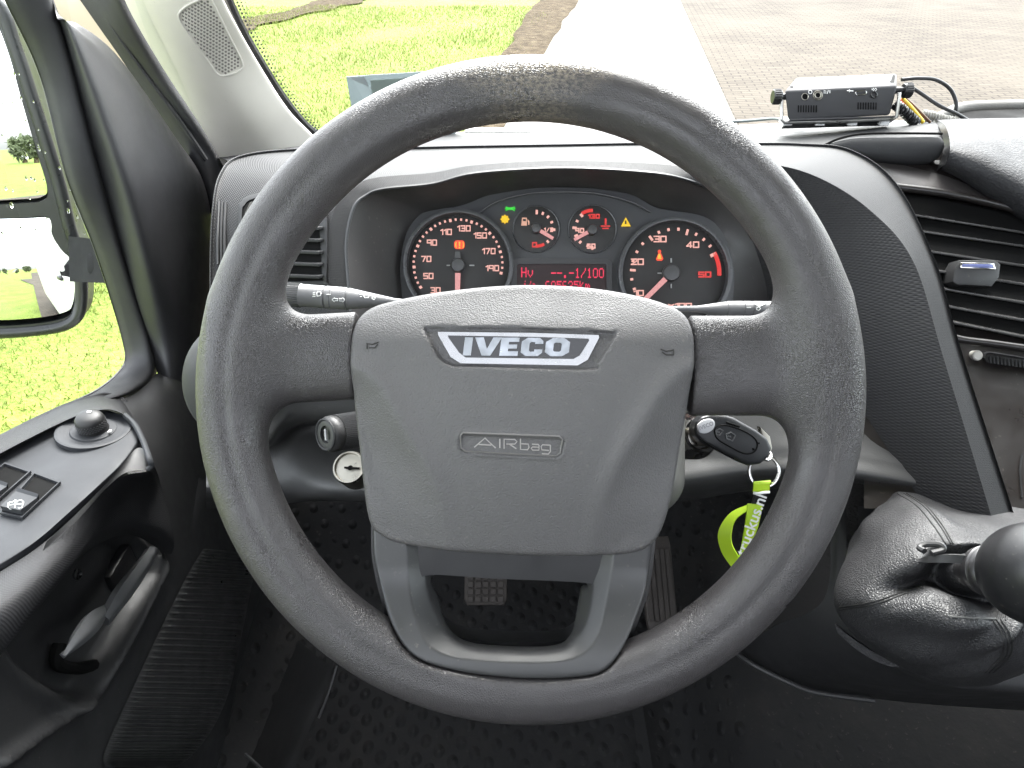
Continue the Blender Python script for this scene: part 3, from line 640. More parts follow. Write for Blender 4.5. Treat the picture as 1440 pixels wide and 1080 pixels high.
v, f, uv = loft(Q, 40, 14); mesh('upper_panel', v, f, plastic('brown_grey', (.042, .038, .037), .45, 600, .0003, .4, dirt=.2), dash, uv)
L_ = PL([(1490,py,d_+.008) for py, d_ in [(158,1.16),(158,1.04),(164,.905),(192,.83),(255,.757),(312,.74),(352,.77),(430,.765),(560,.735),(650,.71),(716,.69),(760,.78)]]); R_ = L_.copy(); R_[:, 0] = 1.385
v, f, uv = loft([L_, L_*.5+R_*.5, R_], 90, 14); v = v.reshape(14, 90, 3).transpose(1, 0, 2).reshape(-1, 3); mesh('passenger_dash', v, grid_faces(90, 14), GREY, dash)
# open tray rim beyond the cover
TRY = plastic('tray_rubber', (.12, .115, .105), .6, 500, .0006, .5)
mesh('tray_rim', *tube(cr(PL([(1300,172,1.0),(1330,160,1.02),(1352,153,1.04),(1400,150,1.05),(1520,148,1.06)]), 40), [.005, .007, .009, .009, .009], 10), TRY, dash)
v, f, uv = loft([PL([(1300,173,1.0),(1350,158,1.03),(1420,154,1.04),(1520,153,1.05)]), PL([(1300,174,.98),(1350,171,.99),(1420,170,.99),(1520,168,.99)])], 20, 6); mesh('tray_wall', v, f, DEEP, dash, uv)

# ================================================================== INSTRUMENT CLUSTER
KF = Fr(800, 350, .716)
clu = thing('instrument_cluster', 'lit instrument cluster with two round dials and red text display', 'instrument cluster', KF.o)
face = KF.locs([(560,520),(560,375),(572,325),(592,300),(650,288),(690,273),(740,265),(790,263),(840,265),(890,274),(925,292),(990,304),(1018,330),(1032,375),(1030,430),(1015,520)], 0)
CF = plastic('cluster_face', (.052, .053, .057), .55, 1600, .0002, .3); DIAL = plastic('dial_black', (.019, .018, .018), .6)
mesh('face_plate', *prism(cr(face, 80), KF.W, -.03, 0, .001), CF, clu)
# raised crescent over the small dials
mesh('brow_edge', *tube(cr(KF.W(np.array([(*KF.loc(x, y, .002), .002) for x, y in [(672,300),(700,283),(745,272),(790,270),(838,272),(885,283),(915,298)]])), 50), .0012, 8), plastic('edge_grey', (.05, .05, .053), .4), clu)
LIT = glow('backlit_pink', (1., .52, .45), .55); RED = glow('backlit_red', (.9, .055, .05), .5); LCD = glow('display_red', (.95, .03, .10), .6)
NEED = glow('needle_pink', (1., .45, .44), .42); ICG = glow('telltale_green', (.05, .75, .06), .55); ICY = glow('telltale_yellow', (.98, .62, .02), .6); ICR = glow('telltale_red', (1., .09, .04), .6); ICO = glow('telltale_orange', (1., .45, .05), .75)
EDGE = plastic('gauge_ring', (.055, .056, .06), .3)
def ringat(cx, cy, r, w_, c, m, par, nm):
    x, y = KF.loc(cx, cy, c); k = (KF.d-c)/FPX; mesh(nm, *lathe([(r*k, 0), (r*k, c), (r*k-w_*.3, c+.0006), (r*k-w_, c+.0002), (r*k-w_*1.1, 0)], KF.W([(x, y, 0)])[0], -AF, 72, cap=False), m, par)
def disc(cx, cy, r, c0, c1, m, par, nm): x, y = KF.loc(cx, cy, c1); k = (KF.d-c1)/FPX; return mesh(nm, *prism(circ(r*k, 64, x, y), KF.W, c0, c1, .0003), m, par)
def tick(cx, cy, ang, r0, r1, wd, m_=None):
    c = .0022; k = (KF.d-c)/FPX; x, y = KF.loc(cx, cy, c); a = math.radians(ang); u = np.array([math.cos(a), math.sin(a)]); n_ = np.array([-u[1], u[0]])
    return prism([tuple(np.array([x, y])+k*(u*r+n_*s*wd)) for r, s in ((r0, -.5), (r1, -.5), (r1, .5), (r0, .5))], KF.W, .001, c)
SEG = {'0': [[(0,0),(1,0),(1,1),(0,1),(0,0)]], '1': [[(0,.78),(.5,1),(.5,0)]], '2': [[(0,1),(1,1),(1,.6),(0,0),(1,0)]], '3': [[(0,1),(1,1),(1,0),(0,0)],[(.3,.5),(1,.5)]], '4': [[(1,.25),(0,.25),(.75,1),(.75,0)]],
 '5': [[(1,1),(0,1),(0,.52),(1,.52),(1,0),(0,0)]], '7': [[(0,1),(1,1),(.4,0)]], '9': [[(1,0),(1,1),(0,1),(0,.45),(1,.45)]], 'x': [[(0,0),(1,.7)],[(0,.7),(1,0)]], '/': [[(0,0),(1,1)]]}
def num(s, px, py, h, m_, wd=6., st=1.9):
    """wide square dial digits made of flat strokes."""
    ws_ = [(.5*wd if ch == '1' else wd) for ch in s]; tot = sum(ws_)+1.9*(len(s)-1)+st*.0; x = px-tot/2; out = []; wd_ = st/2; h = h-st
    for ch, w_ in zip(s, ws_):
        for pl_ in SEG[ch]:
            for (ax_, ay), (bx, by) in zip(pl_, pl_[1:]):
                w2 = w_-st+1.2 if ch != '1' else wd-st+1.2
                A_ = np.array([x+st*.3+ax_*w2, py+h/2-ay*h]); B_ = np.array([x+st*.3+bx*w2, py+h/2-by*h]); dd = B_-A_; ln = np.linalg.norm(dd); dd /= ln; n_ = np.array([-dd[1], dd[0]])*wd_
                A_ = A_-dd*wd_*.8; B_ = B_+dd*wd_*.8; q = [A_-n_, B_-n_, B_+n_, A_+n_]
                out.append(prism(KF.locs([tuple(z) for z in q], .002), KF.W, .001, .0021+.00003*len(out)))
        x += w_+1.9
    return join(*out)
def gauge(cx, cy, r, nums, ticks, nd, m_lit=LIT, rim=True, hub_r=10, red=None, dw=5.6, dst=1.45, name='gauge'):
    g = disc(cx, cy, r, .0, .001, DIAL, clu, name); tag(g)
    if rim: ringat(cx, cy, r+6, .004, .010, EDGE, g, 'gauge_rim')
    mesh('dial_lettering', *join(*[num(s, x, y, h, m_lit, dw, dst) for s, x, y, h in nums]), m_lit, g, smooth=False)
    mesh('tick_mark', *join(*[tick(cx, cy, a, r0, r1, wd) for a, r0, r1, wd in ticks]), m_lit, g, smooth=False)
    if red: mesh('red_zone', *join(*red), RED, g, smooth=False)
    (hx, hy), ang, r0, r1, wd = nd
    c = .006; k = (KF.d-c)/FPX; x, y = KF.loc(hx, hy, c); a = math.radians(ang); u = np.array([math.cos(a), math.sin(a)]); n_ = np.array([-u[1], u[0]])
    mesh('needle', *prism([tuple(np.array([x, y])+k*(u*rr+n_*s)) for rr, s in ((r0, -wd/2), (r1, -wd*.42), (r1, wd*.42), (r0, wd/2))], KF.W, .0052, .0068), NEED, g, smooth=False)
    mesh('needle_hub', *lathe([(hub_r*k, .001), (hub_r*k, .0075), (hub_r*k*.85, .009), (0.0001, .0095)], KF.W([(x, y, 0)])[0], -AF, 36), plastic('needle_hub_grey', (.05, .05, .052), .4), g)
    return g
tk = []
for i in range(33):
    a = 212-i*(224/32.)
    tk.append((a, 61 if i % 4 else 60, 64, 2.8 if i % 4 else 3.6))
gl = gauge(644, 371, 72, [('50',602,388,8.5),('70',599,364,8.5),('90',607,341,8.5),('110',627,326,8.5),('130',652,321,8.5),('150',675,331,8.5),('170',687,353,8.5),('190',692,377,8.5),('30',612,408,8.5)], tk, ((644,373),-91,11,52,7.5), name='speed_gauge')
mesh('needle_tail', *prism(KF.locs([(640,354),(647,354),(648,366),(639,366)], .006), KF.W, .0052, .0066), plastic('tail_grey', (.06, .06, .06), .5), gl, smooth=False)
mesh('dial_cross', *join(tick(644, 373, 0, 16, 23, 1.6), tick(644, 373, 180, 11, 16, 1.6)), plastic('tick_grey', (.3, .3, .3), .5), gl, smooth=False)
tk = [(a, 60 if j % 4 != 3 else 56, 64, 3.2) for j, a in enumerate((214, 201, 188, 176, 164, 151, 138, 125, 112, 99, 86, 74, 62, 50, 38, 26))]
red = [tick(950, 384, a, 59, 64.5, 4.6) for a in np.linspace(26, -1, 12)]+[num('50', 991, 386, 8.5, RED, 7.6, 2.)]
gr = gauge(950, 384, 74, [('10',898,412,8.5),('20',896,368,9),('30',928,336,9),('40',974,344,9),('x100',956,429,6)], tk[:-1]+[(26,55,64,4.6)], ((944,384),-135,10,54,7.5), red=red, hub_r=12, dw=7.6, dst=1.6, name='rev_gauge')
mesh('dial_cross', *join(tick(944, 384, 90, 15, 21, 2), tick(944, 384, 180, 13, 19, 1.6), tick(944, 384, -90, 15, 21, 1.6)), plastic('tick_grey2', (.3, .3, .3), .5), gr, smooth=False)
gf = gauge(754, 322, 32, [('1/2',771,323,6)], [(88,21,27,3.2),(67,22,26,3.2),(46,22,26,3),(24,22,26,3),(-2,20,27,3.4),(-47,22,26,3)], ((754,321),-31,7,28,5), rim=False, hub_r=7, dw=3.2, dst=1.2, red=[num('0',751.5,344,7.5,RED,6,1.8)]+[tick(754,322,a,22,26,3.4) for a in np.linspace(-66,-88,6)], name='fuel_gauge')
x = lambda q: KF.locs(q, .002)
mesh('fuel_icon', *join(prism(x([(734,306),(741,306),(741,317),(733,317)]), KF.W, .001, .002), prism(x([(742,308),(744.5,311),(744.5,316),(743,316),(742.6,312),(742,311)]), KF.W, .001, .002)), glow('backlit_peach', (1., .55, .4), .42), gf, smooth=False)
mesh('tank_window', *prism(x([(735.5,308),(739.5,308),(739.5,311),(735.5,311)]), KF.W, .002, .0024), DIAL, gf, smooth=False)
gt = gauge(833, 322, 33, [('90',815,324,7),('50',831,346,7)], [(176,22,28,3.4),(152,22,26,3),(202,22,27,3),(227,23,27,3.4),(254,22,26,3),(270,24,29,3.2),(128,22,27,3.4)], ((833,323),-151,7,29,5), rim=False, hub_r=7.5, dw=4.6, dst=1.6, red=[num('130',835,304,6.5,RED,4.6,1.6)]+[tick(833,322,a,24,28.5,3.4) for a in np.linspace(120,92,8)], name='temperature_gauge')
mesh('coolant_icon', *join(prism(x([(850.5,307),(853,307),(853,316),(850.5,316)]), KF.W, .001, .002), prism(x([(845,317),(858,317),(858,318.6),(845,318.6)]), KF.W, .001, .002), prism(x([(847,320.3),(856,320.3),(856,321.8),(847,321.8)]), KF.W, .001, .002)), RED, gt, smooth=False)
for g_ in ((754,322,32),(833,322,33)): ringat(g_[0], g_[1], g_[2]+1.5, .0012, .0016, EDGE, clu, 'small_rim')
# telltales
P2 = lambda q, m_, nm: tag(mesh(nm, *join(*[prism(KF.locs(p_, .002), KF.W, .0004, .0021) for p_ in q]), m_, clu, smooth=False))
P2([[(711,290),(715,291.5),(715,294.5),(711,296.5),(711,295.2),(713,293.9),(710,293.6),(710,292.5),(713,292.3),(711,291.2)],[(724,290),(720,291.5),(720,294.5),(724,296.5),(724,295.2),(722,293.9),(725,293.6),(725,292.5),(722,292.3),(724,291.2)],[(715,291.5),(720,291.5),(720,294.8),(715,294.8)]], ICG, 'lights_telltale')
st = []
for i in range(16): a = math.pi*2*i/16; r = 6.6 if i % 2 == 0 else 4.6; st.append((710+r*math.cos(a), 308+r*math.sin(a)))
P2([st], ICY, 'lamp_telltale'); P2([[(880,305.5),(887,318),(873.5,318)]], ICY, 'warning_triangle')
mesh('triangle_mark', *prism(KF.locs([(879,310),(881,310),(881,315),(879,315)], .003), KF.W, .0021, .0027), DIAL, clu, smooth=False)
P2([rrect(15, 12, 4, 4, 646, 344)], ICR, 'brake_telltale')
mesh('brake_mark', *join(*[prism([KF.loc(a, b, .003) for a, b in q], KF.W, .0021, .0027) for q in ([(645,340),(647.4,340),(647,346),(645.4,346)], [(645,347),(647.3,347),(647.3,349),(645,349)], [(641,340),(642,340),(641.6,344),(642,348.5),(641,348.5),(639.8,344)], [(650.5,340),(651.5,340),(652.6,344),(651.5,348.5),(650.5,348.5),(651,344)])]), ICO, clu, smooth=False)
P2([circ(2.4, 12, 927.5, 353.5), [(926,356),(929.5,356),(933,364),(931,366.5),(924,366.5),(922.5,364)]], ICR, 'belt_telltale')
mesh('belt_mark', *join(*[prism([KF.loc(a, b, .003) for a, b in q], KF.W, .0021, .0027) for q in ([(926,357),(928.6,357),(930.5,364),(924.6,364)],)]), ICO, clu, smooth=False)
# display
dsp = mesh('display_frame', *plate(KF.locs(rrect(142, 70, 8, 5, 790, 398), .003), [KF.locs(rrect(126, 60, 4, 4, 790, 401), .003)[::-1]], KF.W, 0, .003), plastic('display_frame', (.03, .03, .032), .4), clu, smooth=False)
mesh('display_screen', *prism(KF.locs(rrect(127, 61, 4, 4, 790, 401), .0005), KF.W, .0002, .0008), glow('display_dark', (.04, .003, .006), .12), clu, smooth=False)
# pixel letters of the display
FNT = {'H': '10001 10001 10001 11111 10001 10001 10001', 'v': '00000 00000 10001 10001 10001 01010 00100', '-': '00000 00000 00000 11111 00000 00000 00000', '.': '00000 00000 00000 00000 00000 01100 01100',
 '1': '00100 01100 00100 00100 00100 00100 01110', '/': '00001 00001 00010 00100 01000 10000 10000', '0': '01110 10001 10001 10001 10001 10001 01110', 'i': '00100 00000 01100 00100 00100 00100 01110', 'a': '00000 00000 01110 00001 01111 10001 01111',
 '6': '01110 10000 10000 11110 10001 10001 01110', '5': '11111 10000 11110 00001 00001 10001 01110', '3': '01110 10001 00001 00110 00001 10001 01110', 'k': '10000 10010 10100 11000 10100 10010 10001', 'm': '00000 00000 11010 10101 10101 10101 10101'}
def px_text(s, x0, y0, wd, ht):
    out = []
    for i, ch in enumerate(s):
        if ch == ' ': continue
        for r_, row in enumerate(FNT[ch].split()):
            for c_, b in enumerate(row):
                if b == '1':
                    X, Y = x0+i*wd+c_*wd/6, y0+r_*ht/7; out.append(prism(KF.locs([(X, Y), (X+wd/6*.98, Y), (X+wd/6*.98, Y+ht/7*.96), (X, Y+ht/7*.96)], .001), KF.W, .0008, .0012))
    return out
mesh('display_text', *join(*px_text('Hv', 733, 376, 9, 14), *px_text('--.-1/100', 775, 377, 8.4, 14)), LCD, clu, smooth=False)
mesh('odometer_text', *join(*px_text('i/a', 736, 395, 6, 12), *px_text('605635km', 767, 395, 8, 14)), LCD, clu, smooth=False)

# ================================================================== COLUMN, STALKS, LOCKS, KEY
CFm = Fr(746, 548, .45)
colm = thing('steering_column', 'grey steering column shroud behind the wheel hub', 'column', CFm.W([(0, -.02, -.1)])[0])
def shr(p):
    q = np.abs(p-np.array([.022, -.035, -.155]))-np.array([.098, .062, .09]); q2 = np.maximum(q+.03, 0)
    return np.linalg.norm(q2, axis=1)+np.minimum(q.max(1)+.03, 0)-.03
v, f = nets(shr, (-.11, -.12, -.26), (.15, .05, -.05), .004)
mesh('shroud', CFm.W(v), f, plastic('shroud_plastic', (.10, .098, .09), .5, 900, .0003, .3, dirt=.2), colm, sharp=None)
def stalk(nm, label, pts, rad, marks, bands):
    t = thing(nm, label, 'stalk', pts[0]); b = mesh('lever', *tube(cr(np.array(pts), 40), rad, 24), GREY, t, sharp=50)
    return t, b
SG = plastic('stalk_grey', (.14, .14, .145), .45, 900, .0002, .3); SW = PRINT
SLf = Fr(460, 414, .53)
sl_ = thing('indicator_stalk', 'grey indicator stalk with arrow symbols left of the hub', 'stalk', SLf.o)
wx = lambda px, py, c=0: SLf.W([(*SLf.loc(px, py, c), c)])[0]
ax = wx(500, 419)-wx(400, 412); ax /= np.linalg.norm(ax); k = .53/FPX; o0 = wx(391, 413)
mesh('lever', *lathe([(.1*k, 0), (13*k, 0), (16*k, 3*k), (16.5*k, 33*k), (15.8*k, 34*k), (15.8*k, 66*k), (14.4*k, 66.6*k), (14.4*k, 68*k), (15.8*k, 68.6*k), (15.8*k, 75*k), (15*k, 75.6*k), (15.8*k, 76.4*k), (15.6*k, 97*k), (14*k, 97.8*k), (14*k, 99*k), (15.2*k, 100*k), (5*k, 165*k), (4*k, 230*k)], o0, ax, 48), SG, sl_)
rb = []
for i in range(34):
    a = 2*math.pi*i/34; u = AU-ax*ax.dot(AU); u /= np.linalg.norm(u); q = np.cross(ax, u); d_ = math.cos(a)*u+math.sin(a)*q; rb.append(tube([o0+ax*4*k+d_*16*k, o0+ax*32*k+d_*16.6*k], .0005, 4))
mesh('twist_grip', *join(*rb), plastic('stalk_rib', (.05, .05, .052), .45), sl_, smooth=False)
tsl = bvh(bpy.data.objects['lever'])
def mark(polys, t_, m_, par, lift=.0004, nm='symbol', r=.00035):
    g = []
    for p_ in polys:
        q = [hit(t_, *a, lift) for a in p_]; q = [a for a in q if a is not None]
        if len(q) > 1: g.append(tube(q, r, 5))
    if g: mesh(nm, *join(*g), m_, par, smooth=False)
mark([[(467,421.5),(470.5,418.5),(470.5,420),(475,420),(475,423),(470.5,423),(470.5,424.5),(467,421.5)],[(485,421.8),(481.5,418.8),(481.5,420.3),(477.5,420.3),(477.5,423.3),(481.5,423.3),(481.5,424.8),(485,421.8)],
      [(446,411),(450,410.5),(452,413),(450,416),(446,416.5),(445.5,413.5),(446,411)],[(440,412),(443.5,412)],[(440,414.5),(443.5,414.5)],[(439.5,417),(443.5,416.6)],
      [(511,411),(516,411.5),(519,415),(518,418.5),(513,419),(511,415),(511,411)],[(505,411),(508.5,411)],[(505.5,414),(508.5,414)],[(506,417),(509,417)],[(524,417),(528,419),(526,421.5),(523,419.5),(524,417)],[(459,414),(465,414)]], tsl, PRINT, sl_)
SRf = Fr(1040, 434, .53)
sr_ = thing('wiper_stalk', 'grey wiper stalk tapering behind the right spoke', 'stalk', SRf.o)
wx = lambda px, py, c=0: SRf.W([(*SRf.loc(px, py, c), c)])[0]
o1 = wx(1120, 436); ax = wx(1000, 434)-wx(1100, 435); ax /= np.linalg.norm(ax)
mesh('lever', *lathe([(.1*k, 0), (9*k, 0), (11.5*k, 6*k), (12*k, 40*k), (12*k, 63*k), (11*k, 63.5*k), (11*k, 64.6*k), (12*k, 65*k), (12*k, 75*k), (11*k, 75.5*k), (11*k, 76.6*k), (12*k, 77*k), (11.6*k, 98*k), (10.8*k, 98.5*k), (10.8*k, 99.6*k), (11*k, 100*k), (4.5*k, 140*k), (3*k, 220*k)], o1, ax, 48), SG, sr_)
tsr = bvh(bpy.data.objects['lever.001'])
mark([[(1064,433),(1067,431.5),(1069.5,434),(1067,436.5),(1064,435.5),(1064,433)],[(1062,428),(1068,431),(1077,427)],[(1068,431),(1071,427)],[(1050,432.5),(1056,432.5)]], tsr, PRINT, sr_)
# lower left knurled stalk with a round end
LK = Fr(470, 608, .60)
lk = thing('knurled_knob', 'black knurled adjuster knob below the left spoke', 'knob', LK.o); k2 = .60/FPX
wx = lambda px, py, c=0: LK.W([(*LK.loc(px, py, c), c)])[0]
ax = wx(520, 600, -.035)-wx(458, 610, .0); ax /= np.linalg.norm(ax); o2 = wx(459, 611, .0)
mesh('knob_body', *lathe([(.0001, .002), (12*k2, .002), (12.5*k2, -.001), (20*k2, -.001), (23*k2, .0), (25.5*k2, .003), (26*k2, .006), (24.8*k2, .0075), (26*k2, .05), (26.5*k2, .08)], o2, ax, 48), BLK, lk)
u = AU-ax*ax.dot(AU); u /= np.linalg.norm(u); q = np.cross(ax, u)
mesh('knurling', *join(*[tube([o2+ax*.009+(math.cos(a)*u+math.sin(a)*q)*25.6*k2, o2+ax*.045+(math.cos(a)*u+math.sin(a)*q)*26.4*k2], .0005, 4) for a in np.arange(60)/60*6.283]), plastic('knurl_grey', (.04, .04, .042), .4), lk, smooth=False)
mesh('end_mark', *tube([o2-ax*.0006+u*8*k2-q*0, o2-ax*.0006-u*8*k2], .0013, 6), plastic('mark_grey', (.4, .4, .4), .5), lk)
mesh('end_ring', *tube([o2-ax*.001+(math.cos(a)*u+math.sin(a)*q)*21.5*k2 for a in np.arange(36)/36*6.283], .0011, 6, closed=True), GREY, lk)
CL = Fr(492, 658, .60)
cl = thing('lock_cylinder', 'round metal lock cylinder with keyhole beside the hub', 'lock', CL.o)
mesh('barrel', *lathe([(24*k2, -.02), (24*k2, .001), (22.5*k2, .0035), (20.5*k2, .0035), (19.5*k2, .001), (.0001, .0012)], CL.o, -AF*.92+AR*-.1+AU*.35, 48), STEEL, cl)
kx = lambda q: CL.locs(q, .004)
mesh('keyhole', *join(prism(kx([(484,656.5),(505,657.5),(505,660),(484,659)]), CL.W, .001, .0042), prism(kx(circ(3.2, 16, 492, 658)), CL.W, .001, .0044)), DEEP, cl, smooth=False)
IG = Fr(980, 612, .585); k3 = .585/FPX
ig = thing('ignition_lock', 'shiny metal ignition barrel behind the key fob', 'ignition lock', IG.o)
mesh('barrel', *lathe([(34*k3, -.03), (34*k3, -.004), (31*k3, 0), (27*k3, .004), (27*k3, .010), (25*k3, .012), (20*k3, .012), (18*k3, .006), (.0001, .006)], IG.o, -AF*.98+AU*.1+AR*.1, 56), CHROME, ig)
mesh('plug', *lathe([(15*k3, .004), (15*k3, .016), (11*k3, .019), (.0001, .019)], IG.o, -AF*.98+AU*.1+AR*.1, 40), STEEL, ig)
# key fob
KY = Fr(1030, 622, .545); k4 = .545/FPX
key = thing('car_key', 'black folding car key fob with silver emblem in the ignition', 'key', KY.o)
ko = KY.locs([(975,603),(978,593),(985,586),(998,582),(1020,583),(1032,587),(1064,605),(1079,617),(1084,630),(1080,642),(1068,652),(1052,655),(1040,650),(994,626),(985,622),(977,612)], .004)
def key_f(p): return smax(smax(sd_poly(p[:, :2], ko), p[:, 2]-.0075+((p[:, 1]+p[:, 0]*.45)/.017)**2*.0022, .003), -.010-p[:, 2], .003)
v, f = nets(key_f, (*(ko.min(0)-.004), -.014), (*(ko.max(0)+.004), .012), .0011)
FOB = plastic('fob_black', (.013, .014, .016), .42, 1800, .0001, .3); fob = mesh('fob_body', KY.W(v), f, FOB, key, sharp=None); tk_ = bvh(fob)
pl_ = lambda pts, w_=1: np.array([a for a in (hit(tk_, *p_, .0003) for p_ in pts) if a is not None])
mesh('fob_groove', *join(tube(crc(pl_([(1006,602),(1020,598),(1048,607),(1064,620),(1062,634),(1048,638),(1028,629),(1008,616)]), 40), .0006, 6, closed=True), tube(pl_([(984,617),(1004,630),(1032,645)]), .0006, 6), tube(pl_([(1021,594),(1040,600)]), .0008, 6), tube(pl_([(1059,630),(1060,633)]), .0008, 5), tube(pl_([(1067,622),(1068,624)]), .0006, 5)), DEEP, key)
for q in ([(1006,606),(1012,603),(1017,606),(1012,612),(1007,611),(1006,606)], [(1021,611),(1027,608),(1034,612),(1030,620),(1022,617),(1021,611)]): mesh('fob_button', *join(tube(pl_(q), .0006, 6), tube(pl_([(np.mean([a for a, _ in q])-2, np.mean([b for _, b in q])), (np.mean([a for a, _ in q])+2, np.mean([b for _, b in q])+1)]), .0007, 5)), plastic('button_edge', (.075, .076, .08), .4), key)
be = crc(KY.locs([(981,604),(981,597),(988,591),(999,589),(1005,594),(1003,603),(994,609),(985,609)], .008), 40)
mesh('fob_emblem', *prism(be, KY.W, .002, .0092, .001), plastic('silver_emblem', (.62, .62, .64), .3, 500, .0003, .4), key)
text('IVECO', KY.W([(*KY.loc(993, 599, .0093), .0093)])[0], AR*.93+AU*.36, AU*.93-AR*.36, .0042, plastic('emblem_print', (.2, .2, .22), .4), key, 'emblem_lettering', sx=.95, off=.01)
mesh('blade', *tube([P(985, 604, .553), P(980, 611, .575)], .0032, 10), STEEL, key)
mesh('fob_end', *prism(KY.locs([(1068,600),(1082,614),(1085,630),(1078,645),(1062,652),(1050,650),(1075,632)], -.006), KY.W, -.012, -.004, .001), STEEL, key)
kr = thing('key_ring', 'split steel ring hanging from the key fob', 'key ring', P(1074, 662, .55))
cx_, cy_ = 1075, 663; rp = np.array([P(cx_+21*math.cos(a), cy_-22*math.sin(a), .55-.004*math.cos(a)) for a in np.arange(60)/60*6.283])
mesh('ring', *join(tube(rp, .0011, 8, closed=True), tube(rp+AF*.0018, .0011, 8, closed=True)), CHROME, kr)
mesh('link', *tube([P(1079+5*math.cos(a), 641+6*math.sin(a), .546-.003*math.sin(a)) for a in np.arange(24)/24*6.283], .0012, 8, closed=True), CHROME, kr)
stp = thing('key_strap', 'lime green rubber key strap with white lettering hanging from the ring', 'strap', P(1066, 690, .55))
def ribbon(rows, th=.0016):
    a = cr(np.array([PL([p_])[0] for p_, _ in rows]), 30); b = cr(np.array([PL([q_])[0] for _, q_ in rows]), 30)
    v, f = np.vstack([a, b]), grid_faces(2, 30); return sheet(v, f, th)
mesh('loop', *ribbon([((1059,683,.552),(1084,681,.552)), ((1059,677,.548),(1084,675,.548)), ((1060,680,.5455),(1083,680,.5455)), ((1059,692,.548),(1082,692,.548))], .0014), LIME, stp)
mesh('stitched_edge', *tube(cr(PL([(1059,693,.546),(1066,694,.545),(1074,692.5,.545),(1082,692,.546)]), 12), .0011, 6), PRINT, stp)
mesh('dark_tab', *ribbon([((1062,693,.549),(1078,693,.549)), ((1057,709,.551),(1073,710,.551))]), BLKS, stp)
fr_ = mesh('front_band', *ribbon([((1052,709,.550),(1073,709,.550)), ((1048,740,.552),(1067,738,.552)), ((1043,770,.556),(1058,765,.556)), ((1035,800,.562),(1050,800,.562))]), LIME, stp)
mesh('rear_band', *ribbon([((1052,709,.553),(1053,716,.551)), ((1026,722,.556),(1034,731,.552)), ((1010,748,.558),(1028,752,.552)), ((1014,775,.560),(1030,768,.554)), ((1030,800,.562),(1040,785,.558))]), LIME, stp)
e1 = (P(1046, 760, .549)-P(1062, 715, .549)); e1 /= np.linalg.norm(e1); e2 = np.cross(-AF, e1); e2 /= np.linalg.norm(e2)
text('truckus.nl', P(1057, 738, .5485), -e1, np.cross(-AF, -e1), .0125, PRINT, stp, 'strap_lettering', sx=1., off=.015, ext=.0002)
# ================================================================== GEAR LEVER
gear = thing('gear_lever', 'gear lever with black leather gaiter and round glossy knob', 'gear lever', P(1360, 850, .62))
GA = leather('gaiter_leather', (.021, .021, .0225), .5, 500, .6, .0008)
base = [(1176,850,.60),(1184,800,.62),(1215,735,.645),(1265,692,.665),(1340,705,.665),(1420,712,.655),(1520,740,.64),(1560,830,.60),(1530,910,.57),(1440,945,.56),(1385,962,.56),(1310,955,.57),(1245,925,.58),(1198,890,.59)]
cen = np.array([1375, 815])
def ring(s, dd, sq=0, c=cen):
    return PL([(c[0]+(a-cen[0])*s, c[1]+(b-cen[1])*s, d+dd) for a, b, d in base])
bulge = [(1178,846,.575),(1188,800,.592),(1222,738,.612),(1268,700,.63),(1340,718,.625),(1420,722,.62),(1510,745,.60),(1545,830,.565),(1520,905,.54),(1440,935,.53),(1385,950,.53),(1310,940,.535),(1250,912,.545),(1202,884,.56)]
r2 = [(1225,840,.540),(1235,800,.55),(1262,750,.565),(1300,722,.575),(1350,735,.57),(1410,745,.56),(1470,770,.55),(1490,830,.53),(1480,880,.51),(1430,910,.50),(1385,912,.50),(1330,895,.505),(1280,870,.515),(1245,860,.53)]
r3 = [(1290,822,.540),(1288,805,.535),(1295,785,.53),(1315,768,.535),(1350,762,.53),(1395,768,.525),(1430,785,.52),(1445,825,.51),(1440,855,.50),(1420,872,.495),(1390,872,.497),(1360,858,.502),(1335,842,.51),(1310,832,.52)]
r4 = [(1325,822,.548),(1322,808,.545),(1325,795,.545),(1338,785,.545),(1360,780,.54),(1390,782,.535),(1410,795,.53),(1420,815,.53),(1418,835,.525),(1405,845,.525),(1388,846,.525),(1370,842,.53),(1350,838,.54),(1335,832,.545)]
r5 = [(1375+16*math.cos(a), 803-22*math.sin(a), .500) for a in np.linspace(math.pi*1.05, -math.pi*.9, 14)]
rows = [ring(1.0, .03), PL(base), PL(bulge), PL(r2), PL(r3), PL(r4), PL(r5)]
v, f, uv = loft(rows, 150, 90, closed=True)
# folds
ctr = P(1375, 815, .56); ph = np.arctan2((v-ctr)@AU, (v-ctr)@AR); rr = np.hypot((v-ctr)@AU, (v-ctr)@AR)
fold = np.exp(-((rr-.045)/.03)**2)*(.0045*np.sin(5*ph+60*rr)+.003*np.sin(9*ph-90*rr+1))
v = v+fold[:, None]*(-AF)+(np.exp(-((rr-.09)/.03)**2)*.0035*np.sin(6*ph+40*rr)+np.exp(-((rr-.07)/.05)**2)*.002*np.sin(13*ph+30*rr))[:, None]*(-AF)
gt_ = mesh('gaiter', v, f, GA, gear, sharp=None); tg = bvh(gt_)
SEAM = plastic('seam_thread', (.008, .008, .008), .6)
def seam(pts, nm='seam', r=.0006, m_=SEAM, n_=40):
    q = [hit(tg, *p_, .0003) for p_ in cr(np.array(pts, float), n_)]; q = [a for a in q if a is not None]; 
    if len(q) > 3: mesh(nm, *tube(q, r, 6), m_, gear)
for o_ in (0, 9, 13): seam([(1262+o_,694),(1290+o_,712),(1312+o_,738),(1330+o_*.8,764)])
for o_ in (0, 4): seam([(1180,858-o_*.9),(1215,853-o_),(1245,845-o_),(1270,836-o_),(1298,829-o_)])
for o_ in (0, 6, 12): seam([(1396+o_,872),(1408+o_,890),(1412+o_,912),(1404+o_,928),(1385+o_,946)])
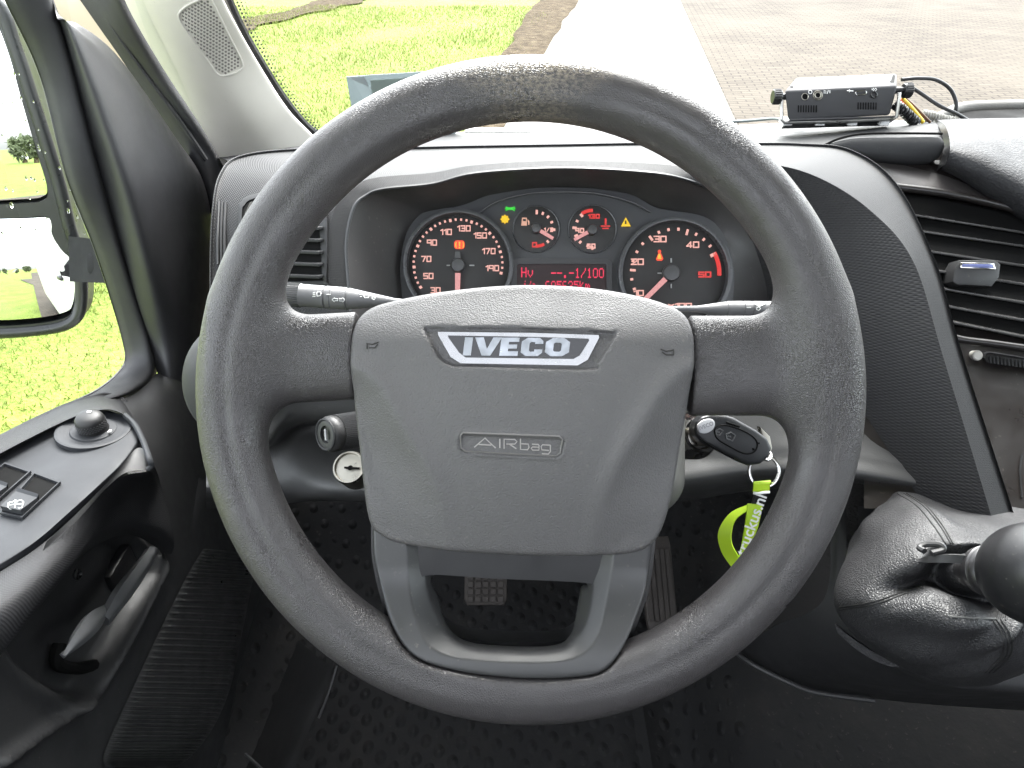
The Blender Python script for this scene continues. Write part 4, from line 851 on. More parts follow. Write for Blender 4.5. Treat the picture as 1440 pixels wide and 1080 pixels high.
for o_ in (0, 5): seam([(1338,812+o_),(1350,816+o_),(1362,813+o_)])
for o_ in (0, 6, 12): seam([(1398+o_,848),(1405+o_,856),(1402+o_,872)])
mesh('gaiter_flap', *sheet(*loft([PL([(1174,878,.60),(1195,895,.595),(1225,915,.59),(1255,930,.588),(1275,936,.585)]), PL([(1178,890,.60),(1200,910,.595),(1228,928,.59),(1252,937,.588),(1272,938,.586)])], 30, 5)[:2], .003), GA, gear)
# shaft, collar and knob
kc = P(1468, 808, .445); ka = P(1372, 802, .50)-kc; ka /= np.linalg.norm(ka)
mesh('shaft', *tube([kc, P(1390, 803, .49), P(1340, 812, .57), P(1330, 830, .62)], .008, 16), BLKS, gear)
COLR = plastic('collar_plastic', (.022, .021, .022), .35)
mesh('collar', *lathe([(.014, .034), (.0175, .037), (.0185, .040), (.0165, .0415), (.0165, .0435), (.0175, .045), (.0165, .050), (.0125, .056), (.0115, .064), (.009, .066)], kc, ka, 48), COLR, gear)
KN = plastic('knob_black', (.013, .013, .014), .38, 260, .0002, .3, dirt=.25)
prof = [(.0001, -.036), (.012, -.0345), (.022, -.029), (.030, -.018), (.0345, -.003), (.0350, .006), (.0325, .018), (.027, .028), (.021, .035), (.0165, .039)]
mesh('knob', *lathe((cr(np.array(prof), 40)*np.array([.93, .96])).tolist(), kc, ka, 64), KN, gear, sharp=None)
mesh('strap', *join(sheet(*loft([PL([(1380,783,.487),(1340,780,.495),(1310,781,.505),(1290,786,.515)]), PL([(1382,797,.487),(1342,792,.495),(1312,791,.503),(1290,790,.513)])], 24, 4)[:2], .002), tube(cr(PL([(1300,775,.505),(1293,770,.51),(1304,765,.51),(1322,766,.505),(1326,773,.503),(1310,778,.503)]), 24), .0022, 8)), plastic('tie_strap', (.03, .03, .031), .45), gear)
mesh('drawstring', *tube([a for a in (hit(tg, *p_, .001) for p_ in [(1334,866),(1339,867),(1370,869),(1400,870)]) if a is not None], .0007, 6), plastic('thread_grey', (.12, .12, .115), .6), gear)
# ================================================================== FLOOR, CONSOLE, PEDALS
def floorm():
    m, t, p = NM('floor_rubber'); v_ = vec(t); p.inputs['Roughness'].default_value = .75; p.inputs['Specular IOR Level'].default_value = .3
    dirt = ramp(t, noise(t, v_, 9, 6, .7), [(.5, 0.), (.75, .5)]); sp = ramp(t, noise(t, v_, 120, 3, .7), [(.62, 0.), (.72, .8)])
    c = mix(t, dirt, (.010, .010, .0105), (.028, .0255, .022)); c = mix(t, math_(t, 'MULTIPLY', sp, ramp(t, noise(t, v_, 5, 2), [(.45, 0.), (.6, 1.)])), c, (.05, .047, .042)); t.links.new(c, p.inputs['Base Color'])
    b = t.nodes.new('ShaderNodeTexVoronoi'); t.links.new(vec(t, 'Object', (1, .75, 1), (0, 0, .5)), b.inputs['Vector']); b.inputs['Scale'].default_value = 42; b.inputs['Randomness'].default_value = .0
    bump(t, p, ramp(t, b.outputs[0], [(.1, 1.), (.35, 0.)]), .8, .006); bump(t, p, noise(t, v_, 60, 4), .4, .003); return m
FL = floorm()
fm_ = thing('floor_mat', 'black dimpled rubber floor mat in the dark footwell', 'floor mat', (.3, .7, 0))
gx, gy = np.linspace(-.52, 1.35, 120), np.linspace(-.6, 1.2, 110)
def fz(x, y):
    z = .0+.25*sstep(y, .85, 1.15)+.06*np.exp(-((x+.47)/.05)**2)
    z = z+.11*sstep(x, .24, .34)*(1-.0*y)+.012*np.exp(-((x-.205)/.012)**2)+.008*np.exp(-((x-.165)/.01)**2)
    return z+.003*np.sin(9*x+3*y)*np.cos(7*y)
X, Y = np.meshgrid(gx, gy); v = np.stack([X, Y, fz(X, Y)], -1).reshape(-1, 3); flo = mesh('mat', v, grid_faces(110, 120), FL, fm_)
con = thing('gear_console', 'black floor console under the gaiter', 'console', P(1360, 900, .68))
rows = [PL([(1150,640,.75),(1250,680,.74),(1345,697,.72),(1500,720,.70),(1640,760,.69)]), PL([(1165,720,.72),(1200,725,.71),(1300,770,.69),(1480,800,.67),(1640,830,.66)]), PL([(1160,840,.70),(1190,850,.68),(1290,930,.62),(1450,960,.605),(1640,960,.60)]),
        PL([(1090,880,.76),(1180,920,.70),(1290,960,.655),(1450,972,.645),(1640,975,.64)]), PL([(1040,910,.84),(1110,950,.80),(1250,975,.76),(1450,985,.74),(1640,990,.73)]), PL([(1030,918,.90),(1105,960,.86),(1250,985,.82),(1450,1000,.80),(1640,1010,.78)])]
v, f, uv = loft(rows, 50, 40); cn = mesh('console_body', v, f, plastic('console_black', (.016, .016, .017), .55, 600, .0004, .5), con, uv)
mesh('console_edge', *tube(cr(PL([(1030,914,.83),(1060,935,.825),(1110,960,.80),(1150,974,.79),(1230,985,.775)]), 30), .003, 8), BLK, con)
# torn carpet edge under the dash
CARP = plastic('carpet_edge', (.012, .011, .011), .9, 300, .002, 1.)
mesh('carpet_edge', *prism([(1190,700),(1200,676),(1222,672),(1224,676),(1258,678),(1262,684),(1300,690),(1345,694),(1345,702),(1300,700),(1230,708),(1240,760),(1190,770)][::-1], lambda q: np.array([P(a, b, .70-c) for a, b, c in np.asarray(q)]), 0, .006), CARP, con, smooth=False)
mesh('bracket', *prism([(1206,712),(1235,710),(1222,738),(1208,752)][::-1], lambda q: np.array([P(a, b, .69-c) for a, b, c in np.asarray(q)]), 0, .004), GREY, con, smooth=False)
PED = plastic('pedal_rubber', (.05, .042, .037), .6, 500, .0006, .6, dirt=.6)
def pedal(nm, label, px, py, z, w_, h_, grid, rot=0):
    c = P(px, py, dz(px, py, z)); t = thing(nm, label, 'pedal', c); e = np.array([math.cos(rot), 0, math.sin(rot)]); n_ = np.array([0, -.62, .78]); u_ = np.cross(n_, e); W = lambda q: c+np.asarray(q)@np.array([e, u_, n_])
    mesh('pad', *prism([(a*w_/2, b*h_/2) for a, b in ((-.86,-1),(.86,-1),(1,-.7),(1,.8),(.9,1),(-.9,1),(-1,.8),(-1,-.7))], W, -.012, 0, .003), PED, t)
    g_ = []
    for i in range(grid[0]):
        for j in range(grid[1]):
            x_, y_ = (i+.5)/grid[0]-.5, (j+.5)/grid[1]-.5; q = rrect(w_/grid[0]*.74, h_/grid[1]*.74, .0015, 2, x_*w_*.88, y_*h_*.88); g_.append(prism(q, W, -.001, .0035, .0008, 1))
    mesh('tread', *join(*g_), PED, t, smooth=False)
    mesh('arm', *tube([c-n_*.01, c+np.array([0, .10, .06]), c+np.array([.01, .2, .28])], .009, 10), BLKS, t)
pedal('brake_pedal', 'worn brake pedal with square rubber studs seen through the lower spoke', 683, 822, .17, .066, .062, (5, 5))
pedal('accelerator_pedal', 'long ribbed accelerator pedal beside the lower spoke', 927, 822, .15, .048, .15, (5, 1), .05)
kick = thing('kick_panel', 'black footwell side trim beside the door sill', 'trim panel', P(440, 960, .95))
v, f, uv = loft([PL([(470,930,.92),(455,980,.90),(430,1040,.87),(405,1110,.85)]), PL([(455,930,.93),(435,985,.905),(405,1050,.875),(375,1110,.855)]), PL([(420,900,.98),(395,960,.96),(360,1050,.92),(330,1110,.90)])], 30, 16); mesh('panel', v, f, plastic('kick_black', (.011, .011, .0115), .6, 700, .0003, .4, spec=.2), kick, uv)
mesh('trim_edge', *tube(cr(PL([(474,936,.915),(462,975,.90),(448,1010,.885)]), 16), .0016, 6), BLK, kick)
mesh('sill_clip', *tube(cr(PL([(345,1060,.84),(358,1072,.835),(372,1085,.83)]), 10), .002, 6), GREY, kick)
# ================================================================== DOOR
door = thing('driver_door', 'black driver door trim with window, switch panel and pull handle', 'door', (-.45, .4, .4))
XD = -.42
def yz(px, py, x=XD): q = Px(px, py, x); return q[1], q[2]
rec = np.array([yz(*q) for q in [(3,893),(20,867),(70,812),(127,757),(157,742),(187,747),(213,767),(226,800),(205,850),(165,922),(120,985),(60,965),(12,925)]]); rec = crc(rec, 70)
below = np.array([yz(*q) for q in [(-60,1100),(0,1072),(60,1030),(112,995),(160,925),(200,853),(228,803),(236,780),(252,800),(235,860),(190,960),(150,1060),(120,1160),(-60,1400)]]); below = crc(below, 60)
gy, gz = np.linspace(-.55, .98, 330), np.linspace(.0, .60, 170); Y, Z = np.meshgrid(gy, gz); q = np.stack([Y.ravel(), Z.ravel()], 1)
x_ = np.full(len(q), XD)-.02*sstep(q[:, 0], .5, .8)-.09*sstep(q[:, 0], .50, .74)*sstep(q[:, 1], .33, .52)
x_ -= .022*sstep(-sd_poly(q, rec), -.002, .012)
ins = sd_poly(q, rec); x_ += .006*np.exp(-((ins-.005)/.006)**2)
bl_ = sd_poly(q, below); 
ridge = np.array([yz(*p_) for p_ in [(0,1072),(60,1028),(112,995),(160,925),(200,853),(228,803),(234,778)]])
rd = np.min([np.where(True, np.hypot(*(q-(ridge[i]+(ridge[i+1]-ridge[i])*t)).T), 0) for i in range(len(ridge)-1) for t in np.linspace(0, 1, 8)], 0)
rw = .006+.012*sstep(-q[:, 1], -.33, -.16)
x_ += .011*np.exp(-(rd/rw)**2)
v = np.stack([x_, q[:, 0], q[:, 1]], 1); keep_ = [k_ for k_ in grid_faces(170, 330) if not (v[k_[0]][1] > .55 and v[k_[0]][2] > .62-1.0*(v[k_[0]][1]-.5))]
lo_ = mesh('door_panel', v, keep_, BLK, door, sharp=None); td = bvh(lo_)
# ribbed lower grille
gp = [[(287,772),(262,815),(225,890),(190,965),(165,1020),(148,1062),(150,1078)], [(365,800),(352,860),(338,930),(318,975),(292,1005),(262,1040),(240,1078)]]
gxf = lambda y: XD+.0035-.02*sstep(np.asarray(y, float), .5, .8)
def gpt(px, py):
    w_ = Px(px, py, XD)
    for _ in range(4): w_ = Px(px, py, float(gxf(w_[1])))
    return w_[1:]
G0 = cr(np.array(gp[0], float), 480); G1 = cr(np.array([(368,778),(356,820),(341,895),(325,968),(302,1022),(272,1062),(246,1082)], float), 480); nv_ = 480; vv = []
for j in range(nv_):
    for s in np.linspace(0, 1, 14):
        px, py = G0[j]+(G1[j]-G0[j])*s; y_, z_ = gpt(px, py); vv.append([float(gxf(y_))+(.0034*max(0, math.sin(j/nv_*2*math.pi*52))**.7 if s not in (0., 1.) else -.0015), y_, z_])
mesh('lower_grille', np.array(vv), grid_faces(nv_, 14), plastic('ribbed_black', (.05, .05, .05), .35), door, smooth=False)
# pull handle
HND = plastic('handle_satin', (.11, .112, .116), .38, 0, dirt=.1)
def on_d(px, py, l): h = hit(td, px, py, 0); return Px(px, py, h[0]+l) if h is not None else Px(px, py, XD+l)
def hsec(rowA, rowB, th, nm):
    a = np.array([Px(px, py, x) for px, py, x in rowA]); b = np.array([Px(px, py, x) for px, py, x in rowB]); return mesh(nm, *sheet(*loft([a, (a+b)/2+np.array([.003, 0, .001]), b], 30, 9)[:2], th), HND, door)
hsec([(211,768,-.405),(195,792,-.396),(170,826,-.393),(147,866,-.398)], [(223,774,-.408),(209,802,-.398),(186,838,-.395),(152,880,-.40)], .007, 'pull_handle')
hsec([(147,850,-.404),(126,862,-.398),(106,890,-.396),(87,921,-.402)], [(152,860,-.403),(142,882,-.395),(120,904,-.394),(89,926,-.401)], .005, 'release_lever')
mesh('lever_well', *tube(cr(np.array([Px(px, py, -.432) for px, py in [(84,905),(79,925),(85,936),(110,940),(132,935)]]), 24), .006, 8), DEEP, door)
mesh('screw', *lathe([(.006, 0), (.006, .002), (.004, .003), (.002, .001), (.0001, .001)], on_d(108, 808, .001), (1, 0, .1), 20), BLKS, door)
mesh('lever_pivot', *box(on_d(168, 800, .006), (.012, .05, .03), bev=.004), BLKS, door)
# armrest: switch panel on top
T0 = [Px(*a) for a in [(-70,690,-.485),(0,648,-.485),(55,617,-.485),(100,592,-.483),(128,583,-.480),(150,580,-.475),(172,588,-.462)]]
def pz_(px, py, z): return Pz(px, py, z)
ZA = .605
top_rows = [[Pz(px, py, z) for px, py, z in [(-80,675,.607),(0,641,.606),(50,615,.605),(100,590,.604),(130,580,.603),(155,578,.602),(176,586,.600)]],
            [Pz(px, py, z) for px, py, z in [(-60,735,.607),(20,694,.607),(75,662,.607),(125,630,.606),(150,612,.605),(172,600,.603),(186,598,.600)]],
            [Pz(px, py, z) for px, py, z in [(-40,800,.606),(40,757,.606),(95,712,.606),(140,672,.605),(165,648,.604),(185,625,.602),(193,610,.599)]],
            [Pz(px, py, z) for px, py, z in [(-30,818,.602),(46,768,.602),(102,720,.602),(147,679,.601),(172,655,.600),(192,628,.598),(198,610,.596)]],
            [Pz(px, py, z) for px, py, z in [(-30,835,.585),(50,785,.585),(108,733,.585),(152,690,.585),(178,664,.585),(200,632,.585),(204,612,.585)]]]
v, f, uv = loft(top_rows, 60, 40); arm = mesh('switch_panel', v, f, PANEL, door, uv); ta = bvh(arm)
# rounded textured body of the armrest below the panel and the strip along the window
ab = [[Pz(*p_) for p_ in [(-30,822,.600),(50,772,.600),(106,725,.600),(150,684,.600),(178,668,.597),(208,662,.592),(214,648,.59)]],
      [Px(*p_) for p_ in [(-30,880,-.375),(45,825,-.378),(105,770,-.382),(150,722,-.388),(185,700,-.394),(216,690,-.40),(226,680,-.41)]],
      [Px(*p_) for p_ in [(-30,960,-.385),(20,895,-.385),(90,810,-.388),(140,752,-.392),(185,736,-.398),(228,748,-.405),(245,760,-.418)]],
      [Px(*p_) for p_ in [(-30,985,-.42),(10,900,-.42),(80,822,-.42),(132,770,-.42),(180,752,-.42),(220,770,-.42),(235,790,-.43)]]]
v, f, uv = loft(ab, 70, 40); mesh('armrest', v, f, HONEYD, door, uv)
mesh('panel_lip', *tube(cr(np.array([Pz(*p_) for p_ in [(176,584,.606),(190,598,.605),(202,622,.603),(210,645,.600),(213,655,.594),(207,661,.592)]]), 30), .0028, 8), PANEL, door)
v, f, uv = loft([[Pz(*p_) for p_ in [(60,775,.600),(108,732,.600),(150,686,.600),(178,664,.598),(207,661,.592)]], [Pz(*p_) for p_ in [(65,762,.604),(112,718,.604),(160,668,.604),(190,632,.604),(205,632,.603)]]], 30, 8)
mesh('side_wedge', v, f, BLK, door, uv)
st_ = [[Px(*p_) for p_ in [(-60,642,-.52),(0,611,-.52),(50,586,-.52),(95,566,-.52),(128,556,-.518),(150,552,-.51),(175,560,-.495),(190,580,-.475)]],
       [Px(*p_) for p_ in [(-60,650,-.508),(0,619,-.508),(50,594,-.508),(95,572,-.507),(128,562,-.505),(150,560,-.50),(172,567,-.485),(186,584,-.47)]],
       [Pz(*p_) for p_ in [(-60,672,.618),(0,637,.617),(50,611,.615),(98,587,.613),(128,577,.611),(152,574,.609),(172,580,.607),(183,592,.602)]],
       [Pz(*p_) for p_ in [(-60,674,.604),(0,641,.604),(50,614,.603),(100,590,.602),(130,580,.600),(153,577,.600),(172,584,.600),(182,596,.598)]],
       [Pz(*p_) for p_ in [(-50,690,.59),(8,655,.59),(58,628,.59),(106,602,.588),(134,590,.585),(153,585,.585),(168,590,.585),(176,600,.584)]]]
v, f, uv = loft(st_, 50, 24); mesh('window_ledge', v, f, HONEYD, door, uv)
# mirror adjuster
mo = hit(ta, 132, 606); ne = np.array([0, 0, 1.])
mesh('adjuster_well', *lathe([(.034, -.002), (.034, .002), (.031, .0028), (.025, .0006), (.0215, .0006), (.0205, .0022), (.0195, .0024), (.0001, .0024)], mo, (.12, .1, 1), 56), PANEL, door)
ka_ = mo+np.array([0, 0, .002])
STUD = plastic('stud_grey', (.06, .06, .062), .4)
kb = mesh('mirror_adjuster', *lathe([(.0145, .0), (.0135, .002), (.0128, .005), (.0135, .011), (.0132, .0145), (.0112, .018), (.0065, .0198), (.0001, .0202)], ka_, (.1, -.1, 1), 48), plastic('adjuster_black', (.012, .012, .0125), .5), door)
mesh('grip_stud', *join(*[lathe([(.0009, 0), (.0006, .0007), (.0001, .0008)], ka_+np.array([(.1*(.0045+.0016*j)), -.1*(.0045+.0016*j), .0045+.0016*j])+.0132*np.array([math.cos(a), math.sin(a), 0]), (math.cos(a), math.sin(a), 0), 6) for j in range(5) for a in np.arange(30)/30*6.283+.1*(j % 2)]), STUD, kb)
mesh('position_mark', *join(box(hit(ta, 156, 610, .0)+[0, 0, .0036], (.003, .003, .0004), bev=0), box(ka_+[.002, .002, .0207], (.004, .002, .0004), bev=0), box(mo+[-.0225, .0, .0028], (.004, .0015, .0004), bev=0)), PRINT, door, smooth=False)
# window switches
for (q0, sym) in (([(6,722),(50,671),(82,683),(34,728)], True), ([(-44,700),(8,657),(40,668),(-10,712)], False)):
    c4 = np.array([hit(ta, *p_, 0) if hit(ta, *p_, 0) is not None else Pz(*p_, .606) for p_ in q0]); up = np.array([0, 0, 1.])
    big = c4.mean(0)+(c4-c4.mean(0))*1.13
    fr = mesh('switch_frame', *join((np.vstack([big+up*.001, big+up*.0035, c4.mean(0)+(c4-c4.mean(0))*1.05+up*.0035, c4.mean(0)+(c4-c4.mean(0))*1.03+up*.001]), grid_faces(4, 4, True))), PANEL, door, smooth=False)
    mesh('switch_well', np.array(c4+up*.0012), [[0, 1, 2, 3]], DEEP, fr, smooth=False)
    a, b, c, d = c4; m1, m2 = a*.55+b*.45, d*.55+c*.45
    bt = mesh('window_switch', *join((np.vstack([a+up*.0015, m1+up*.0015, m2+up*.0015, d+up*.0015, a+up*.009, m1+up*.0065, m2+up*.0065, d+up*.009, m1+up*.0085+(b-a)*.06, m2+up*.0085+(c-d)*.06]), [[4,5,6,7],[5,8,9,6],[0,1,5,4],[2,3,7,6],[3,0,4,7],[8,1,2,9]])), PANEL, fr, smooth=False)
    if sym:
        tt = bvh(bt); mark([[(12,707),(30,703),(33,706),(31,714),(14,716),(11,713),(12,707)],[(13,710),(31,708.5)],[(22,704),(21,714)],[(18,706),(21.5,703),(25,706)]], tt, PRINT, fr, .0003, 'window_symbol', .00045)
# window frame, front quarter trim, glass, outer skin
fr_rows = [[Px(*p_) for p_ in [(-14,-60,-.54),(9,0,-.54),(58,107,-.54),(95,249,-.54),(133,347,-.54),(160,430,-.54),(174,480,-.54),(177,507,-.54),(163,528,-.54),(135,550,-.54),(90,572,-.54),(0,617,-.54),(-60,648,-.54)]],
           [Px(*p_) for p_ in [(10,-60,-.522),(32,0,-.522),(74,107,-.522),(108,249,-.522),(145,347,-.522),(172,430,-.522),(186,480,-.522),(188,508,-.52),(172,533,-.52),(140,555,-.522),(94,577,-.522),(0,620,-.522),(-60,652,-.522)]],
           [Px(*p_) for p_ in [(48,-60,-.503),(66,-5,-.503),(94,80,-.503),(128,215,-.503),(163,335,-.503),(192,425,-.503),(208,478,-.50),(212,522,-.495),(185,548,-.495),(146,563,-.50),(98,584,-.505),(0,627,-.507),(-60,660,-.507)]],
           [Px(*p_) for p_ in [(55,-60,-.512),(74,-5,-.512),(102,80,-.512),(136,215,-.512),(171,335,-.512),(200,425,-.512),(216,478,-.51),(220,526,-.505),(190,556,-.505),(150,568,-.51),(100,590,-.515),(0,632,-.515),(-60,665,-.515)]]]
v, f, uv = loft(fr_rows, 110, 24); mesh('window_frame', v, f, RUBBER, door, uv)
mesh('glass_seal', *tube(cr(np.array([Px(*p_) for p_ in [(-14,-60,-.541),(9,0,-.541),(58,107,-.541),(95,249,-.541),(133,347,-.541),(160,430,-.541),(174,480,-.541),(177,507,-.541),(163,528,-.541),(135,550,-.541),(90,572,-.541),(0,617,-.541),(-60,648,-.541)]]), 90), .002, 6), BLKS, door)
sail = [[Px(*p_) for p_ in [(74,-4,-.506),(82,29,-.506),(91,58,-.506),(120,169,-.506),(147,267,-.506),(178,382,-.506),(207,476,-.503),(222,527,-.498)]],
        [Px(*p_) for p_ in [(80,24,-.495),(92,29,-.49),(108,60,-.485),(150,160,-.475),(185,262,-.468),(215,380,-.468),(235,470,-.475),(240,532,-.478)]],
        [Px(*p_) for p_ in [(84,28,-.495),(110,42,-.49),(150,80,-.482),(205,160,-.472),(242,258,-.464),(256,370,-.462),(262,470,-.466),(258,540,-.472)]],
        [Px(*p_) for p_ in [(86,28,-.50),(116,38,-.498),(168,83,-.495),(240,185,-.488),(285,265,-.482),(300,370,-.48),(290,470,-.478),(275,560,-.476)]],
        [Px(*p_) for p_ in [(86,28,-.515),(116,38,-.515),(168,83,-.515),(240,185,-.51),(290,262,-.51),(306,370,-.51),(296,470,-.50),(280,560,-.50)]]]
v, f, uv = loft(sail, 60, 40); mesh('quarter_trim', v, f, plastic('quarter_black', (.03, .03, .032), .42, 900, .0004, .6), door, uv)
lowq = [[Px(*p_) for p_ in [(150,568,-.50),(190,552,-.498),(222,525,-.495),(250,530,-.48),(290,540,-.476)]], [Px(*p_) for p_ in [(170,585,-.475),(198,578,-.47),(235,570,-.462),(270,580,-.462),(310,590,-.465)]],
        [Px(*p_) for p_ in [(190,610,-.455),(215,640,-.44),(245,640,-.44),(280,650,-.45),(330,660,-.46)]], [Px(*p_) for p_ in [(205,660,-.43),(228,730,-.425),(262,760,-.43),(300,760,-.445),(350,760,-.46)]], [Px(*p_) for p_ in [(215,730,-.425),(236,800,-.424),(272,830,-.43),(320,830,-.45),(370,830,-.465)]]]
v, f, uv = loft(lowq, 40, 40); mesh('front_corner_trim', v, f, BLK, door, uv)
gl_ = np.array([(-.5426, y, z) for y, z in [(-.55,.50),(.2,.62),(.45,.64),(.60,.605),(.72,.55),(.80,.52),(.87,.60),(.95,.78),(.98,.95),(.90,1.15),(.78,1.45),(.70,1.62),(-.55,1.62)]])
wg = mesh('window_glass', gl_, [list(range(len(gl_)))], GLASS, door, smooth=False)
mesh('outer_skin', *join(box((-.585, .12, .02), (.05, 1.5, .78), bev=.02), box((-.56, .1, 1.66), (.05, 1.4, .08), bev=.02), box((-.56, -.62, 1.05), (.05, .12, 1.2), bev=.02)), WHITE, door)
mesh('outer_handle', *box((-.625, -.42, .40), (.03, .2, .05), bev=.012), BLKS, door)
drops = []
for i in range(75):
    px = rng.uniform(-10, 150); py = rng.uniform(40, 330); e_ = np.interp(py, [0, 107, 249, 347], [9, 58, 95, 133])
    if px > e_-3: continue
    c = Px(px, py, -.5405); r = rng.choice([.0012, .0018, .0026], p=[.6, .3, .1]); vs, fs = lathe([(r, 0), (r*.85, r*.3), (r*.45, r*.5), (.00005, r*.55)], c, (1, 0, 0), 10); vs[:, 2] = c[2]+(vs[:, 2]-c[2])*rng.uniform(1, 1.5); drops.append((vs, fs))
def dropm():
    m, t, p = NM('water'); p.inputs['Transmission Weight'].default_value = 1; p.inputs['IOR'].default_value = 1.33; p.inputs['Roughness'].default_value = 0; return m
o = mesh('raindrop', *join(*drops), dropm(), door); o['kind'] = 'stuff'
# ================================================================== A PILLAR
pil = thing('windscreen_pillar', 'cream windscreen pillar trim with perforated speaker patch and black door seal', 'pillar', (-.42, 1.1, .8))
def pl(*r): return [P(*q) for q in r]
def creamg():
    m, t, p = NM('cream_trim_soft'); return m
rows = [pl((160,-40,.93),(185,20,.97),(235,105,1.04),(285,180,1.10),(312,228,1.14),(325,260,1.17)), pl((168,-40,.92),(192,20,.96),(242,105,1.03),(291,180,1.09),(317,226,1.13),(332,258,1.16)),
        pl((230,-40,.89),(255,20,.93),(300,100,1.0),(345,165,1.06),(378,208,1.11),(400,250,1.15)), pl((290,-40,.89),(318,20,.94),(358,90,1.02),(400,155,1.09),(438,196,1.15),(470,240,1.2)), pl((297,-40,.91),(323,18,.96),(362,88,1.04),(404,152,1.11),(442,193,1.17),(474,236,1.22))]
v, f, uv = loft(rows, 70, 40); pt = mesh('pillar_trim', v, f, CREAM, pil, uv); tp = bvh(pt)
rows = [pl((84,-40,.99),(139,38,1.02),(183,102,1.06),(228,180,1.11),(262,240,1.14),(285,300,1.16)), pl((104,-40,.975),(153,38,1.0),(198,107,1.05),(246,185,1.10),(285,240,1.13),(308,300,1.15)), pl((130,-40,.955),(165,25,.98),(215,105,1.04),(268,182,1.10),(300,232,1.14),(320,290,1.16)), pl((158,-40,.94),(183,20,.98),(233,105,1.05),(284,182,1.11),(312,232,1.15),(326,290,1.17)), pl((185,-40,1.0),(210,20,1.04),(258,105,1.10),(308,182,1.16),(335,232,1.2),(345,290,1.22))]
v, f, uv = loft(rows, 60, 24); mesh('door_seal', v, f, RUBBER, pil, uv)
rows = [pl((120,-40,.972),(160,40,1.0),(208,110,1.045),(258,178,1.092),(290,225,1.125)), pl((127,-40,.968),(166,40,.996),(214,110,1.04),(263,178,1.088),(295,225,1.12))]
mesh('seal_lip', *tube(cr(np.array(rows[0]), 40), .004, 8), RUBBER, pil)
rows = [pl((40,-40,1.03),(70,10,1.05),(110,60,1.08),(160,115,1.11),(200,170,1.14)), pl((110,-40,1.01),(130,10,1.03),(160,60,1.06),(200,115,1.10),(240,170,1.13))]
v, f, uv = loft(rows, 30, 8); mesh('body_frame', v, f, BEIGE, pil, uv)
# windscreen edge band
edge = np.array([hit(bvh(bpy.data.objects['pane']), *q) if hit(bvh(bpy.data.objects['pane']), *q) is not None else P(q[0], q[1], 1.2) for q in cr(np.array([(14,-2)])+np.array([(300,-20),(312,10),(330,48),(352,86),(376,125),(400,158),(424,184),(446,198)], float), 50)])
mesh('windscreen_seal', *tube(edge+np.array([0, -.006, 0]), .0075, 8), BLKS, ws)
dots = []
for i in range(0, 50):
    for j in range(3): c = edge[i]+np.array([.0105+.0055*j, -.002, .0]); dots.append(lathe([(.0017-.0004*j, 0), (.0001, .0003)], c, (0, -.8, .5), 8, cap=False))
mesh('dotted_border', *join(*dots), BLKS, ws, smooth=False)
# perforated speaker patch
spo = crc(np.array([(252,26),(258,12),(275,2),(292,-4),(300,5),(322,50),(340,86),(338,98),(318,106),(306,104),(294,88),(272,58)], float), 60)
fr2 = np.array([hit(tp, *q, .001) for q in spo]); spk = mesh('speaker_grille', *tube(fr2, .0016, 8, closed=True), CREAM, pil)
hl = []
sp2 = spo
for i in range(-40, 40):
    for j in range(-40, 40):
        q = np.array([296+5.0*i+2.5*(j % 2), 50+4.4*j]); q = np.array([296, 50])+np.array([[.86, .5], [-.5, .86]]).T@(q-np.array([296, 50]))
        if sd_poly(q[None], sp2)[0] < -3.2:
            h = hit(tp, *q, .0006)
            if h is not None: hl.append(lathe([(.00155, 0), (.0001, .00003)], h, -ray(*q), 8, cap=False))
mesh('perforation', *join(*hl), plastic('hole_shadow', (.13, .12, .11), .9), spk, smooth=False)
# ================================================================== OUTSIDE MIRROR
MP = P(20, 290, 1.2)
mir = thing('wing_mirror', 'black wing mirror with two stacked glasses outside the side window', 'wing mirror', MP)
vdir = ray(30, 205); vdir = vdir/np.linalg.norm(vdir); wdir = np.array([-.02, -1, .0]); wdir /= np.linalg.norm(wdir); nM = wdir-vdir; nM /= np.linalg.norm(nM)
def onM(px, py, o=MP, n_=None, l=0):
    n_ = nM if n_ is None else n_; r = ray(px, py); return CAM+r*(((o-CAM)@n_+l)/(r@n_))
up_ = crc(np.array([(-150,90),(-120,30),(-60,20),(-12,28),(10,70),(30,140),(52,215),(66,262),(60,276),(30,280),(-60,284),(-140,285)], float), 80)
def mglass(o2_, l, curv, nm, nrm):
    c = o2_.mean(0); V, F = [], []; K_ = 14
    pc = onM(*c, MP, nrm, l)
    for j in range(K_+1):
        for q in o2_:
            p_ = onM(*(c+(q-c)*max(j, .02)/K_), MP, nrm, l); r = np.linalg.norm(p_-pc); V.append(p_-nrm*r*r/(2*curv) if curv else p_)
    return mesh(nm, np.array(V), grid_faces(K_+1, len(o2_), True), MIRR, mir, sharp=None)
mglass(up_, .004, 0, 'upper_glass', nM)
v2 = ray(70, 378); v2 = v2/np.linalg.norm(v2); nL = wdir*1-v2; nL /= np.linalg.norm(nL); nL = nL
low_ = crc(np.array([(-150,312),(-60,310),(30,308),(68,308),(72,330),(86,352),(100,368),(104,400),(101,428),(90,440),(50,448),(-20,452),(-140,452)], float), 80)
mglass(low_, .004, .9, 'lower_glass', nL)
hs_ = np.array([(-170,60),(-130,5),(-60,-10),(-2,5),(22,62),(48,140),(72,215),(86,262),(100,320),(112,352),(116,390),(114,432),(98,452),(60,461),(-20,466),(-160,466)], float); hs_ = crc(hs_, 100)
